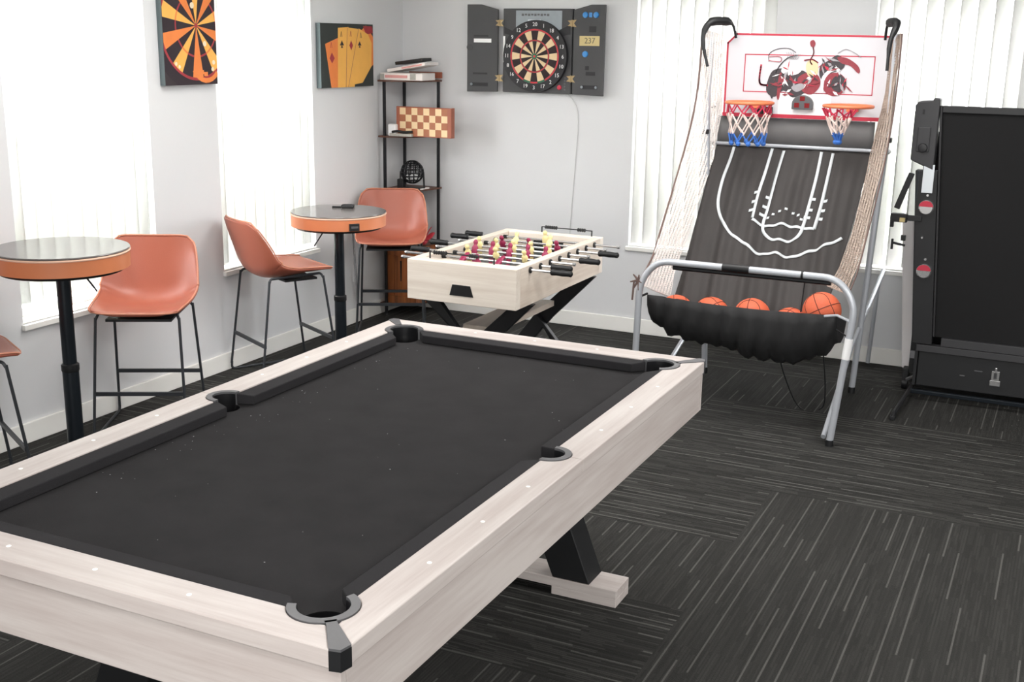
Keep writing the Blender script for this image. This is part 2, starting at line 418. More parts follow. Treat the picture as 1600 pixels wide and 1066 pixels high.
# windows: frame, panes, sill
def window(n, ua, ub, za, zb, fixed, axis, sign):
    root = bpy.data.objects.new('window_%d' % n, None); COL.objects.link(root); root['kind'] = 'structure'
    mid = (ua + ub) / 2
    root.location = (fixed, mid, za) if axis == 'y' else (mid, fixed, za)
    def bx(mb, u0, u1, d0, d1, z0, z1):      # d measured outward from the room face
        lo, hi = sorted((fixed + sign * d0, fixed + sign * d1))
        if axis == 'y': mb.box((lo, u0, z0), (hi, u1, z1))
        else: mb.box((u0, lo, z0), (u1, hi, z1))
    f = MB(); w = 0.045
    bx(f, ua, ua + w, 0.10, 0.15, za, zb); bx(f, ub - w, ub, 0.10, 0.15, za, zb)
    bx(f, ua + w, ub - w, 0.10, 0.15, za, za + w); bx(f, ua + w, ub - w, 0.10, 0.15, zb - w, zb)
    zm = (za + zb) / 2; bx(f, ua + w, ub - w, 0.105, 0.145, zm - 0.02, zm + 0.02)
    f.build('window_frame', 'trim', root, bevel=0.003)
    p = MB(); bx(p, ua + w, ub - w, 0.122, 0.128, za + w, zb - w); p.build('pane', 'glass', root)
    s = MB(); bx(s, ua - 0.012, ub + 0.012, -0.022, -0.0005, za - 0.028, za - 0.002); bx(s, ua + 0.001, ub - 0.001, -0.0005, 0.10, za + 0.0005, za + 0.006)
    s.build('window_sill', 'trim', root, bevel=0.004)
    return root
k = 1
for (a, b, z0, z1) in winL: window(k, a, b, z0, z1, XL, 'y', -1); k += 1
for (a, b, z0, z1) in winB: window(k, a, b, z0, z1, YB, 'x', 1); k += 1

# vertical blinds: headrail + individual slats
def blind(ua, ub, fixed, axis, sign, ang, label, zb, jit=3, sm='slat'):
    mid = (ua + ub) / 2; loc = (fixed + sign * 0.05, mid, zb) if axis == 'y' else (mid, fixed + sign * 0.05, zb)
    root = thing('vertical_blind', label, 'blind', loc, 0, 'white vertical blinds')
    d = fixed + sign * 0.05; h = MB(); top = WZ1 - 0.004
    if axis == 'y': h.box((d - 0.02, ua + 0.01, top - 0.035), (d + 0.02, ub - 0.01, top))
    else: h.box((ua + 0.01, d - 0.02, top - 0.035), (ub - 0.01, d + 0.02, top))
    h.build('headrail', 'trim', root)
    n = int(round((ub - ua - 0.03) / 0.083)); st = (ub - ua - 0.06) / (n - 1) if n > 1 else 0.08
    for i in range(n):
        u = ua + 0.03 + st * i; an = math.radians(ang + random.uniform(-jit, jit)); w = 0.0425
        u = min(max(u, ua + w * math.cos(an) + 0.006), ub - w * math.cos(an) - 0.006)
        rows = []
        for z in (zb, top - 0.037):
            r = []
            for q in range(7):
                t = -1 + 2 * q / 6; a = t * w; bow = 0.006 * (1 - t * t)
                du = a * math.cos(an) - bow * math.sin(an); dd = a * math.sin(an) + bow * math.cos(an)
                r.append((d + dd, u + du, z) if axis == 'y' else (u + du, d + dd, z))
            rows.append(r)
        o = MB().grid(rows).build('slat', sm, root, smooth=True, angle=80)
        sd = o.modifiers.new('thick', 'SOLIDIFY'); sd.thickness = 0.001
blind(winL[0][0], winL[0][1], XL, 'y', -1, 24, 'white vertical blind in the left wall window nearest the camera, behind the first bar table', WZ0 + 0.07)
blind(winL[1][0], winL[1][1], XL, 'y', -1, 24, 'white vertical blind in the left wall window between the two canvas prints', WZ0 + 0.03)
blind(winB[0][0], winB[0][1], YB, 'x', 1, 30, 'white vertical blind behind the left side of the basketball game', WZ0 + 0.02, 5, 'slat_dimmed')
blind(winB[1][0], winB[1][1], YB, 'x', 1, 30, 'white vertical blind at far right behind the folded tennis table', WZ0 + 0.02, 5, 'slat_dimmed')

# outside
struct(MB().box((-30, -25, -0.3), (30, 40, -0.14)).build('lawn', 'lawn'))
hm = MB(); random.seed(3)
for i in range(46):
    y = -2 + i * 0.24 + random.uniform(-.1, .1); hm.sphere((-8.6 + random.uniform(-.25, .25), y, 0.35 + random.uniform(0, .9)), random.uniform(.35, .6), 10)
tag(hm.build('hedge', 'hedge', smooth=True, angle=180), 'sunlit green hedge outside the left wall windows', 'hedge')

# ------------------------------------------------------------------ pool table
TX, TY, TZ = -1.684, 2.6615, 0.79
pool = thing('pool_table', 'large pool table with pale washed wood rails and black cloth', 'pool table', (TX, TY, 0))
A_, B_ = 0.624, 1.1125; a_, b_ = 0.529, 1.0135
PC = (a_ - 0.033, b_ - 0.033)      # corner pocket centre
PS = (a_ + 0.002, 0.0)
RO, RI = 0.071, 0.052; SO, SI = 0.058, 0.040
def arc(c, r, a0, a1, n=12): return [(c[0] + r * math.cos(a0 + (a1 - a0) * i / n), c[1] + r * math.sin(a0 + (a1 - a0) * i / n)) for i in range(n + 1)]
def wp(pts, sx=1, sy=1): return [(TX + sx * x, TY + sy * y) for x, y in pts]
ZR0 = 0.750
# end rails
aI = math.atan2(b_ - PC[1], -math.sqrt(RO ** 2 - (b_ - PC[1]) ** 2)); aO = math.atan2(0.059, 0.046)
for sy in (-1, 1):
    right = [(A_ - 0.026, B_), (PC[0] + 0.046, PC[1] + 0.059)] + arc(PC, RO, aO, aI)[1:]
    poly = right + [(-x, y) for x, y in reversed(right)]
    MB().prism(wp(poly, 1, sy), ZR0, TZ).build('rail', 'woodx', pool, bevel=0.003)
# side rails
aI2 = math.atan2(-math.sqrt(max(RO ** 2 - (a_ - PC[0]) ** 2, 0)), a_ - PC[0]); aO2 = math.atan2(0.047, 0.064)
sI = math.atan2(math.sqrt(SO ** 2 - 0.002 ** 2), -0.002)
for sx in (-1, 1):
    for sy in (-1, 1):
        poly = [(A_, B_ - 0.030), (PC[0] + 0.064, PC[1] + 0.047)] + arc(PC, RO, aO2, aI2)[1:] + arc(PS, SO, sI, 0.0)[0:] + [(A_, 0.0)]
        poly[-2:] = [(PS[0] + SO, 0.0), (A_, 0.0)]
        MB().prism(wp(poly, sx, sy), ZR0, TZ).build('rail', 'woody', pool, bevel=0.003)
# apron
for (x0, y0, x1, y1, mt) in ((-A_ + .009, -B_ + .009, A_ - .009, -B_ + .028, 'woodx'), (-A_ + .009, B_ - .028, A_ - .009, B_ - .009, 'woodx')):
    MB().box((TX + x0, TY + y0, 0.612), (TX + x1, TY + y1, ZR0 - 0.005)).build('apron', mt, pool, bevel=0.002)
for (x0, x1) in ((-A_ + .009, -A_ + .028), (A_ - .028, A_ - .009)):
    MB().box((TX + x0, TY - B_ + .0285, 0.612), (TX + x1, TY + B_ - .0285, ZR0 - 0.005)).build('apron', 'woody', pool, bevel=0.002)
MB().box((TX - A_ + .03, TY - B_ + .03, 0.63), (TX + A_ - .03, TY + B_ - .03, 0.655)).build('underside_board', 'black', pool)
# bed with pocket cut-outs
ZB = 0.752
def bed_quarter():
    cx, cy = PC; q = []
    ax = cx - math.sqrt(RI ** 2 - (b_ - cy) ** 2); ay = cy - math.sqrt(RI ** 2 - (a_ - cx) ** 2)
    s0 = math.atan2(b_ - cy, ax - cx); s1 = math.atan2(ay - cy, a_ - cx)
    if s1 < s0: s1 += 2 * PI
    cut = arc(PC, RI, s0, s1 if s1 - s0 > 0 else s1, 12)      # sweeps through pi (inside of the table)
    return cut
cut = bed_quarter()          # from top edge point round inside to side edge point
side = arc(PS, SI, PI - 0.05, 1.5 * PI, 8)
sidec = [(PS[0] + SI * math.cos(PI / 2 + PI * i / 12 + 0.0), SI * math.sin(PI / 2 + PI * i / 12)) for i in range(13)]
sidec = [p for p in sidec if p[0] <= a_ + 1e-6]
right = cut + [(a_, sidec[0][1])] + sidec + [(a_, sidec[-1][1])] + [(x, -y) for x, y in reversed(cut)]
poly = right + [(-x, -y) for x, y in right]
bm = bmesh.new(); vs = [bm.verts.new((x, y, ZB)) for x, y in poly]
fc = bm.faces.new(vs); bmesh.ops.triangulate(bm, faces=[fc]); bmesh.ops.recalc_face_normals(bm, faces=bm.faces[:])
me = bpy.data.meshes.new('bed'); bm.to_mesh(me); bm.free(); me.materials.append(M['cloth'])
bed = bpy.data.objects.new('bed', me); COL.objects.link(bed); bed.parent = pool
sd = bed.modifiers.new('thick', 'SOLIDIFY'); sd.thickness = 0.02; sd.offset = -1 if me.polygons[0].normal.z > 0 else 1
label_part(bed, 'black cloth playing bed with white chalk specks')
# cushions
nz = 0.052
def cushion(pts_back, pts_nose):
    mb = MB(); k = len(pts_back)
    v = [(x, y, ZB + 0.001) for x, y in pts_back] + [(x, y, TZ - 0.003) for x, y in pts_back] + [(x, y, TZ - 0.008) for x, y in pts_nose] + [(x, y, TZ - 0.018) for x, y in pts_nose] + [(x * 1.0, y * 1.0, ZB + 0.001) for x, y in pts_nose]
    # quads around: back-bottom, back-top, nose-top, nose-mid, undercut
    fs = [(0, 1, 3, 2), (2, 3, 5, 4), (4, 5, 7, 6), (6, 7, 9, 8), (8, 9, 1, 0), (0, 2, 4, 6, 8), (1, 9, 7, 5, 3)]
    return mb.add(v, fs)
def Q(x, y, sx, sy): return (TX + sx * x, TY + sy * y)
for sy in (-1, 1):
    bx = PC[0] - math.sqrt(RI ** 2 - (b_ - PC[1]) ** 2) - 0.004
    cushion([Q(-bx, b_ - .0005, 1, sy), Q(bx, b_ - .0005, 1, sy)], [Q(-(bx - 0.045), b_ - nz, 1, sy), Q(bx - 0.045, b_ - nz, 1, sy)]).build('cushion', 'cushion', pool, bevel=0.003)
for sx in (-1, 1):
    for sy in (-1, 1):
        by = PC[1] - math.sqrt(RI ** 2 - (a_ - PC[0]) ** 2) - 0.004; s0 = SI + 0.004
        cushion([Q(a_ - .0005, s0, sx, sy), Q(a_ - .0005, by, sx, sy)], [Q(a_ - nz, s0 + 0.018, sx, sy), Q(a_ - nz, by - 0.045, sx, sy)]).build('cushion', 'cushion', pool, bevel=0.003)
# pockets
def pocket(c, ro, ri, corner, sx, sy):
    mb = MB(); n = 28
    cx, cy = c
    if corner:
        s0 = math.atan2(b_ - cy + .0, -math.sqrt(ro ** 2 - (b_ - cy) ** 2)); s1 = math.atan2(-math.sqrt(ro ** 2 - (a_ - cx) ** 2), a_ - cx)
        s0 += 0.12; s1 -= 0.12
    else: s0, s1 = PI / 2 + 0.10, -PI / 2 - 0.10
    inner = arc(c, ri, s0, s1, n); outer = arc(c, ro - .0006, s0, s1, n)
    poly = outer + inner[::-1]
    # collar as quad strips
    w = lambda p: (TX + sx * p[0], TY + sy * p[1])
    zt = TZ + 0.002
    rows = [[(*w(p), ZB - .004) for p in inner], [(*w(p), zt) for p in inner], [(*w(p), zt) for p in outer], [(*w(p), ZB - .004) for p in outer]]
    mb.grid(rows)
    k = len(inner)
    for e in (0, k - 1): mb.add([rows[0][e], rows[1][e], rows[2][e], rows[3][e]], [(0, 1, 2, 3)])
    if corner:
        o1 = (cx + 0.0455, cy + 0.0585); o2 = (cx + 0.0635, cy + 0.0465); q1 = (A_ - 0.0265, B_ + .001); q2 = (A_ + .001, B_ - 0.0305); tip = (A_ - 0.004, B_ - 0.004)
        i1 = (cx + 0.036, cy + 0.052); i2 = (cx + 0.054, cy + 0.036)
        mb.prism([w(p) for p in (i1, o1, q1, tip, q2, o2, i2)], ZR0 - 0.003, zt)
    f = mb.build('pocket', 'casting', pool, smooth=True, angle=30)
    # cup
    r1 = ri - 0.0006
    cup = MB(); sec = 24; prof = [(r1, TZ - 0.012 if corner else TZ - .012), (r1, ZB - 0.01), (r1 * 0.95, 0.70), (r1 * 0.75, 0.662), (0.004, 0.658)]
    def ang(t): return s1 + (s0 - s1) * t
    # full lower cup
    rows = []
    for r, z in [(r1, ZB - 0.001), (r1 * 0.96, 0.71), (r1 * 0.8, 0.668), (0.003, 0.66)]:
        rows.append([(*w((cx + r * math.cos(2 * PI * i / sec), cy + r * math.sin(2 * PI * i / sec))), z) for i in range(sec + 1)])
    cup.grid(rows)
    cup.grid([[(*w((cx + r1 * math.cos(s0 + (s1 - s0) * i / sec), cy + r1 * math.sin(s0 + (s1 - s0) * i / sec))), z) for i in range(sec + 1)] for z in (TZ - 0.004, ZB - 0.001)])
    cup.build('pocket_liner', 'pocket', f, smooth=True)
for sx in (-1, 1):
    for sy in (-1, 1): pocket(PC, RO, RI, True, sx, sy)
    pocket(PS, SO, SI, False, sx, 1)
# black outer face of the corner castings
for sx in (-1, 1):
    for sy in (-1, 1):
        pl = [(A_ - 0.0262, B_ + .002), (A_ - 0.0035, B_ - 0.0035 + .001), (A_ + .002, B_ - 0.0302), (A_ - .004, B_ - .032), (A_ - .03, B_ - .008)]
        MB().prism(wp(pl, sx, sy), ZR0 - 0.002, TZ - 0.003).build('corner_cap', 'black', pool)
# sights
sg = 0.241
for i in (-3, -2, -1, 1, 2, 3):
    for sx in (-1, 1): MB().lathe([(0.0055, TZ - .001), (0.0055, TZ + 0.0008)], (TX + sx * 0.580, TY + i * sg, 0), 12).build('sight', 'sight', pool)
for i in (-1, 0, 1):
    for sy in (-1, 1): MB().lathe([(0.0055, TZ - .001), (0.0055, TZ + 0.0008)], (TX + i * sg, TY + sy * 1.062, 0), 12).build('sight', 'sight', pool)
# chalk specks on the cloth
random.seed(11); mb = MB()
spots = [(340.0, 0)]
for i in range(70):
    if i < 34: x = -a_ + nz + random.uniform(0.01, 0.12) ** 1.0; y = random.uniform(-0.6, 0.9)
    else: x = random.uniform(-a_ + .07, a_ - .07); y = random.uniform(-b_ + .07, b_ - .07)
    r = random.choice([0.0008, 0.001, 0.0014, 0.0020])
    mb.lathe([(r, ZB + 0.0002), (r * .6, ZB + 0.0006)], (TX + x, TY + y, 0), 6)
o = mb.build('chalk_speck', 'greyink', bed); o['kind'] = 'stuff'
# legs: two A-frames on wooden foot beams
for yc in (3.447 - TY, TY - 3.447):
    Y0 = TY + yc
    foot = MB(); xe = 0.47
    for sx in (-1, 1):
        xs = sorted((TX + sx * 0.235, TX + sx * xe))
        foot.box((xs[0], Y0 - 0.062, 0.0), (xs[1], Y0 + 0.062, 0.0305))
    foot.box((TX - xe, Y0 - 0.062, 0.030), (TX + xe, Y0 + 0.062, 0.061))
    foot.build('foot_beam', 'woodx', pool, bevel=0.002)
    for sx in (-1, 1):
        lg = MB(); xb0, xb1 = sx * 0.236, sx * 0.372; xt0, xt1 = sx * 0.0, sx * 0.15
        pl = [(TX + xb0, 0.0612), (TX + xb1, 0.0612), (TX + xt1, 0.6295), (TX + xt0, 0.6295)]
        lg.prism(pl, Y0 - 0.058, Y0 + 0.058, 'y')
        if sx > 0: lg.v = [Vector((v.x, v.y, v.z)) for v in lg.v]
        lg.build('leg', 'black', pool, bevel=0.003)

# ------------------------------------------------------------------ foosball table
FX0, FX1, FY0, FY1, FZ0, FZ1 = -2.889, -2.298, 4.858, 5.965, 0.603, 0.80
foos = thing('foosball_table', 'pale wood foosball table with crossed black legs', 'foosball table', ((FX0 + FX1) / 2, (FY0 + FY1) / 2, 0))
t = 0.048
bodyF = MB().box((FX0, FY0, FZ0), (FX1, FY0 + t, FZ1)).build('end_panel', 'fwoodx', foos, bevel=0.003)
MB().box((FX0, FY1 - t, FZ0), (FX1, FY1, FZ1)).build('end_panel', 'fwoodx', foos, bevel=0.003)
MB().box((FX0 + t + .0005, FY0 + t + .0005, 0.70), (FX1 - t - .0005, FY0 + 0.095, FZ1 - .001)).build('end_deck', 'fwoodx', foos, bevel=0.003)
MB().box((FX0 + t + .0005, FY1 - 0.075, 0.70), (FX1 - t - .0005, FY1 - t - .0005, FZ1 - .001)).build('end_deck', 'fwoodx', foos, bevel=0.003)
MB().box((FX0, FY0 + t + .0005, FZ0), (FX0 + t, FY1 - t - .0005, FZ1)).build('side_panel', 'fwoody', foos, bevel=0.003)
MB().box((FX1 - t, FY0 + t + .0005, FZ0), (FX1, FY1 - t - .0005, FZ1)).build('side_panel', 'fwoody', foos, bevel=0.003)
MB().box((FX0 + t, FY0 + t, 0.68), (FX1 - t, FY1 - t, 0.69)).build('playing_field', 'pfield', foos)
MB().box((FX0 + t, FY0 + t, FZ0 + .002), (FX1 - t, FY1 - t, FZ0 + .012)).build('bottom_board', 'black', foos)
fcx = (FX0 + FX1) / 2
for (ya, yb) in ((FY0 - 0.003, FY0 + .001), (FY1 - .001, FY1 + .003)):
    MB().prism([(-2.637, 0.697), (-2.541, 0.697), (-2.524, 0.644), (-2.652, 0.644)], ya, yb, 'y').build('ball_return', 'black', foos)
for (ya, yb) in ((FY0 + .0952, FY0 + .098), (FY1 - .078, FY1 - .0752)):
    MB().box((fcx - 0.09, ya, 0.692), (fcx + 0.09, yb, 0.76)).build('goal', 'black', foos)
rod_y = [5.007 + 0.1173 * i for i in range(8)]; RZ = 0.776
teams = ['cred', 'cred', 'cyellow', 'cred', 'cyellow', 'cred', 'cyellow', 'cyellow']
offs = [[0], [-.1, .1], [-.16, 0, .16], [-.2, -.1, 0, .1, .2], [-.2, -.1, 0, .1, .2], [-.16, 0, .16], [-.1, .1], [0]]
rside = [1, 1, -1, 1, -1, 1, -1, -1]
shift = [0.02, -0.03, 0.0, 0.02, -0.02, 0.03, -0.02, 0.01]
tiltA = [12, -70, 20, -15, 8, 25, -20, 5]
for i, y in enumerate(rod_y):
    sd_ = rside[i]; x0 = FX0 - (0.20 if sd_ < 0 else 0.13); x1 = FX1 + (0.20 if sd_ > 0 else 0.13)
    x0 += shift[i]; x1 += shift[i]
    rod = MB().tube([(x0, y, RZ), (x1, y, RZ)], 0.0065, 10).build('rod', 'chrome', foos, smooth=True)
    hx = x1 if sd_ > 0 else x0
    MB().lathe([(0.012, 0), (0.016, 0.006), (0.0135, 0.03), (0.0155, 0.06), (0.0135, 0.09), (0.015, 0.104), (0.009, 0.11)], (hx - (0.11 if sd_ > 0 else 0), y, RZ), 14, axis='x').build('handle', 'black', rod, smooth=True)
    ex = x0 if sd_ > 0 else x1
    MB().lathe([(0.008, -0.008), (0.009, 0.0), (0.008, 0.008)], (ex, y, RZ), 10, axis='x').build('end_cap', 'chrome', rod)
    for bxx in (FX0 - 0.004, FX1 + 0.004):
        MB().lathe([(0.015, -0.004), (0.015, 0.004)], (bxx, y, RZ), 14, axis='x').build('bushing', 'black', rod, smooth=True)
    for bxx in (FX0 + t + .012, FX1 - t - .012):
        MB().lathe([(0.011, -0.010), (0.011, 0.010)], (bxx, y, RZ), 12, axis='x').build('bumper', 'black', rod, smooth=True)
    an = math.radians(tiltA[i]); R = Matrix.Rotation(an, 3, 'X')
    for q in offs[i]:
        px = fcx + q + shift[i] * 0.8; pm = MB()
        pm.lathe([(0.009, -0.078), (0.012, -0.07), (0.010, -0.05), (0.013, -0.035), (0.017, -0.01), (0.0185, 0.012), (0.012, 0.024), (0.008, 0.028), (0.0125, 0.036), (0.013, 0.044), (0.008, 0.053), (0.002, 0.055)], (0, 0, 0), 12)
        pm.v = [R @ Vector((v.x, v.y * 0.75, v.z)) + Vector((px, y, RZ)) for v in pm.v]
        pm.build('player', teams[i], rod, smooth=True, angle=60)
# score counters above each end wall
for (yy, xa, xb) in ((FY1 - 0.018, -2.66, -2.36), (FY0 + 0.07, -2.80, -2.45)):
    sc = MB().tube([(xa, yy, FZ1 + 0.03), (xb, yy, FZ1 + 0.03)], 0.003, 8)
    for xx in (xa, xb): sc.tube([(xx, yy, FZ1 - .001), (xx, yy, FZ1 + 0.032)], 0.004, 8)
    sc = sc.build('score_counter', 'blackm', foos, smooth=True)
    for k in range(10):
        xx = xa + 0.025 + k * 0.0125 + (0.12 if k > 5 else 0)
        MB().lathe([(0.008, -0.005), (0.011, 0), (0.008, 0.005)], (xx, yy, FZ1 + 0.03), 12, axis='x').build('bead', 'black', sc, smooth=True)
for yc in (5.02, 5.82):
    for s_ in (-1, 1):
        lg = MB(); w = 0.045; d = 0.03 * s_
        pts = [(fcx + s_ * 0.26, FZ0 - .001), (fcx, 0.36), (fcx - s_ * 0.27, 0.0)]
        outl = [(pts[0][0] - .05, pts[0][1]), (pts[0][0] + .05, pts[0][1]), (pts[1][0] + s_ * .028 + 0.03, 0.345), (pts[2][0] + .045, 0.0), (pts[2][0] - .045, 0.0), (pts[1][0] + s_ * -.0 - 0.03, 0.375)]
        y0 = yc + (0.0 if s_ > 0 else -0.035); lg.prism(outl, y0 + .0005, y0 + 0.0345, 'y')
        lg.build('leg', 'black', foos, bevel=0.003)
MB().box((fcx - 0.09, 5.055, 0.425), (fcx + 0.09, 5.784, 0.455)).build('stretcher', 'fwoody', foos, bevel=0.002)

# ------------------------------------------------------------------ bar stools (built at origin facing +x, then placed)
def make_stool(label):
    r = thing('bar_stool', label, 'bar stool', (0, 0, 0), 0, 'tan bar stools by the left wall')
    z0 = 0.572
    prof = [(0.220, 0.604), (0.19, 0.611), (0.10, 0.603), (0.0, 0.588), (-0.09, 0.577), (-0.155, 0.587), (-0.203, 0.632), (-0.232, 0.72), (-0.258, 0.81), (-0.274, 0.888)]
    wid = [0.200, 0.214, 0.226, 0.233, 0.237, 0.240, 0.240, 0.233, 0.221, 0.203]
    curl = [0.004, 0.010, 0.024, 0.045, 0.075, 0.098, 0.095, 0.075, 0.052, 0.035]
    sp = smooth_path([(p[0], 0, p[1]) for p in prof], 3); n = len(sp); rows = []
    def itp(a, f):
        k = min(int(f), len(a) - 2); u = f - k; return a[k] * (1 - u) + a[k + 1] * u
    for i, p in enumerate(sp):
        f = i / (n - 1) * (len(prof) - 1)
        T_ = (sp[min(i + 1, n - 1)] - sp[max(i - 1, 0)]).normalized(); nm = Vector((T_.z, 0, -T_.x)) 
        if nm.z < 0 and i < n // 2: nm = -nm
        if i >= n // 2 and nm.x < 0: nm = -nm
        w = itp(wid, f); c = itp(curl, f); row = []
        for j in range(13):
            t_ = -1 + 2 * j / 12
            row.append(Vector((p.x, 0, p.z)) + Vector((0, w * t_ * (1 - 0.04 * abs(t_)), 0)) + nm * c * abs(t_) ** 2.6)
        rows.append(row)
    # round the outline towards the top and front corners
    for k_ in range(4):
        for j in range(13):
            t_ = abs(-1 + 2 * j / 12); f_ = (1 - k_ / 4) ** 1.5
            rows[-1 - k_][j] += Vector((0.0, 0, -0.034 * f_ * t_ ** 11)); rows[k_][j] += Vector((-0.030 * f_ * t_ ** 6, 0, 0))
    sh = MB().grid(rows).build('seat', 'leather', r, smooth=True, angle=180)
    sd = sh.modifiers.new('thick', 'SOLIDIFY'); sd.thickness = 0.016; sd.offset = -1
    ss = sh.modifiers.new('sub', 'SUBSURF'); ss.levels = 1; ss.render_levels = 2
    ed = [rows[0][j] for j in range(13)] + [rows[i][12] for i in range(1, n)] + [rows[-1][j] for j in range(11, -1, -1)] + [rows[i][0] for i in range(n - 2, 0, -1)]
    MB().tube(ed, 0.0042, 6, closed=True).build('piping', 'seam', sh, smooth=True)
    TF, TR, BF, BR, WT, WB = 0.147, -0.17, 0.217, -0.238, 0.189, 0.212
    rr = 0.0068
    for s_ in (1, -1):
        run = []
        MB().tube([(TF, s_ * WT, z0), (BF, s_ * WB, 0.04)], rr, 8).build('leg', 'stoolm', r, smooth=True)
        MB().tube([(TR, s_ * WT, z0), (BR, s_ * WB, 0.04)], rr, 8).build('leg', 'stoolm', r, smooth=True)
        MB().tube(fillet([(BF - .003, s_ * (WB - .001), 0.05), (BF, s_ * WB, rr), (BR, s_ * WB, rr), (BR + .003, s_ * (WB - .001), 0.05)], 0.035), rr, 8).build('floor_runner', 'stoolm', r, smooth=True)
        MB().tube(fillet([(TF, s_ * WT, z0 - .01), (TF - .01, s_ * (WT - .01), z0 + 0.014), (TR + .01, s_ * (WT - .01), z0 + 0.008), (TR, s_ * WT, z0 - .01)], 0.03), rr, 8).build('seat_rail', 'stoolm', r, smooth=True)
    MB().box((-0.06, -0.15, z0 - 0.024), (0.13, 0.15, z0 - 0.0125)).build('seat_plate', 'black', r)
    f = 1 - 0.218 / z0
    for (xt, xb) in ((TF, BF), (TR, BR)):
        x = xt + (xb - xt) * f; w = WT + (WB - WT) * f
        MB().obox((x, -w, 0.218), (x, w, 0.218), 0.012, 0.018).build('footrest', 'stoolm', r)
    return r
stool = make_stool('tan leather bar stool facing the camera beside the nearest bar table')
stool.location = (-3.890, 4.122, 0); stool.rotation_euler = (0, 0, -1.056)
dup(stool, (-3.890, 5.207, 0), 1.076, 'tan leather bar stool seen from behind, left of the table holding the remote')
dup(stool, (-3.880, 6.327, 0), -1.062, 'tan leather bar stool in the far corner before the black corner shelf')
dup(stool, (-3.925, 3.095, 0), 1.076, 'tan bar stool mostly cut off by the left picture edge')

# ------------------------------------------------------------------ bar tables
def bar_table(x, y, h, rad, label, usb, lever):
    r = thing('bar_table', label, 'bar table', (x, y, 0), 0, 'round pedestal bar tables')
    MB().lathe([(rad - .004, h - 0.008), (rad - .001, h - 0.004), (rad - .003, h)], (x, y, 0), 72).build('table_top', 'ttop', r, smooth=True)
    MB().lathe([(rad - .001, h - 0.017), (rad + .001, h - 0.013), (rad - .001, h - 0.0082)], (x, y, 0), 72).build('edge_trim', 'tedge', r, smooth=True)
    MB().lathe([(rad - 0.012, h - 0.082), (rad - .004, h - 0.080), (rad - .003, h - 0.0172)], (x, y, 0), 72).build('table_band', 'tband', r, smooth=True)
    MB().lathe([(rad - .03, h - 0.095), (rad - .02, h - 0.0825)], (x, y, 0), 48).build('under_plate', 'black', r, smooth=True)
    p = MB(); p.lathe([(0.034, 0.02), (0.034, h - 0.52), (0.0335, h - 0.515)], (x, y, 0), 24); p.lathe([(0.029, h - 0.516), (0.029, h - 0.095)], (x, y, 0), 24)
    p.build('pole', 'bluem', r, smooth=True)
    MB().lathe([(0.035, h - 0.53), (0.037, h - 0.525), (0.037, h - 0.50), (0.03, h - 0.495)], (x, y, 0), 24).build('collar', 'black', r, smooth=True)
    MB().lathe([(0.20, 0.0), (0.20, 0.010), (0.17, 0.020), (0.06, 0.034), (0.036, 0.06)], (x, y, 0), 48).build('base', 'bluem', r, smooth=True)
    a = lever
    MB().tube([(x + 0.02 * a[0], y + 0.02 * a[1], h - 0.10), (x + 0.075 * a[0], y + .075 * a[1], h - 0.10), (x + 0.145 * a[0], y + 0.145 * a[1], h - 0.205)], 0.004, 8).build('height_lever', 'blackm', r, smooth=True)
    if usb is not None:
        c, s_ = math.cos(usb), math.sin(usb); cx, cy = x + (rad + .0) * c, y + (rad + .0) * s_
        R = Matrix.Rotation(usb, 3, 'Z')
        o = MB().box((cx - .012, cy - .029, h - 0.077), (cx + .006, cy + .029, h - 0.036), 0, R, (cx, cy, h - .05)).build('power_socket', 'black', r, bevel=0.002)
        MB().box((cx + .003, cy - .02, h - 0.062), (cx + .0075, cy + .02, h - 0.05), 0, R, (cx, cy, h - .05)).build('socket_plate', 'casting', o)
    return r
bar_table(-3.740, 3.504, 0.98, 0.275, 'round orange-rimmed bar table at far left, taller and nearer of the two', None, (0.3, 0.95))
bar_table(-3.807, 5.635, 0.87, 0.275, 'round orange-rimmed bar table with black socket and a remote on top', -0.66, (-0.85, -0.5))
# usb cable hanging under second table
cb = smooth_path([(-3.62, 5.50, 0.772), (-3.62, 5.52, 0.60), (-3.64, 5.56, 0.36), (-3.66, 5.58, 0.44), (-3.68, 5.60, 0.55), (-3.69, 5.60, 0.772)], 6)
tag(MB().tube(cb, 0.003, 6).build('power_cord', 'casting', smooth=True), 'thin grey cord looping down below the table with the remote', 'cord')
# remote / pool-cue chalk box on the table
rm = thing('remote_control', 'small black remote lying on the farther bar table', 'remote', (-3.835, 5.762, 0.87), math.radians(25))
MB().box((-0.03, -0.022, 0.0), (0.045, 0.022, 0.020)).build('body', 'dplast', rm, bevel=0.006, local=True)
MB().box((-0.085, -0.010, 0.0), (-0.0305, 0.010, 0.009)).build('strap', 'black', rm, bevel=0.003, local=True)
MB().box((-0.015, -0.012, 0.020), (0.03, 0.012, 0.0215)).build('button_pad', 'plast', rm, local=True)

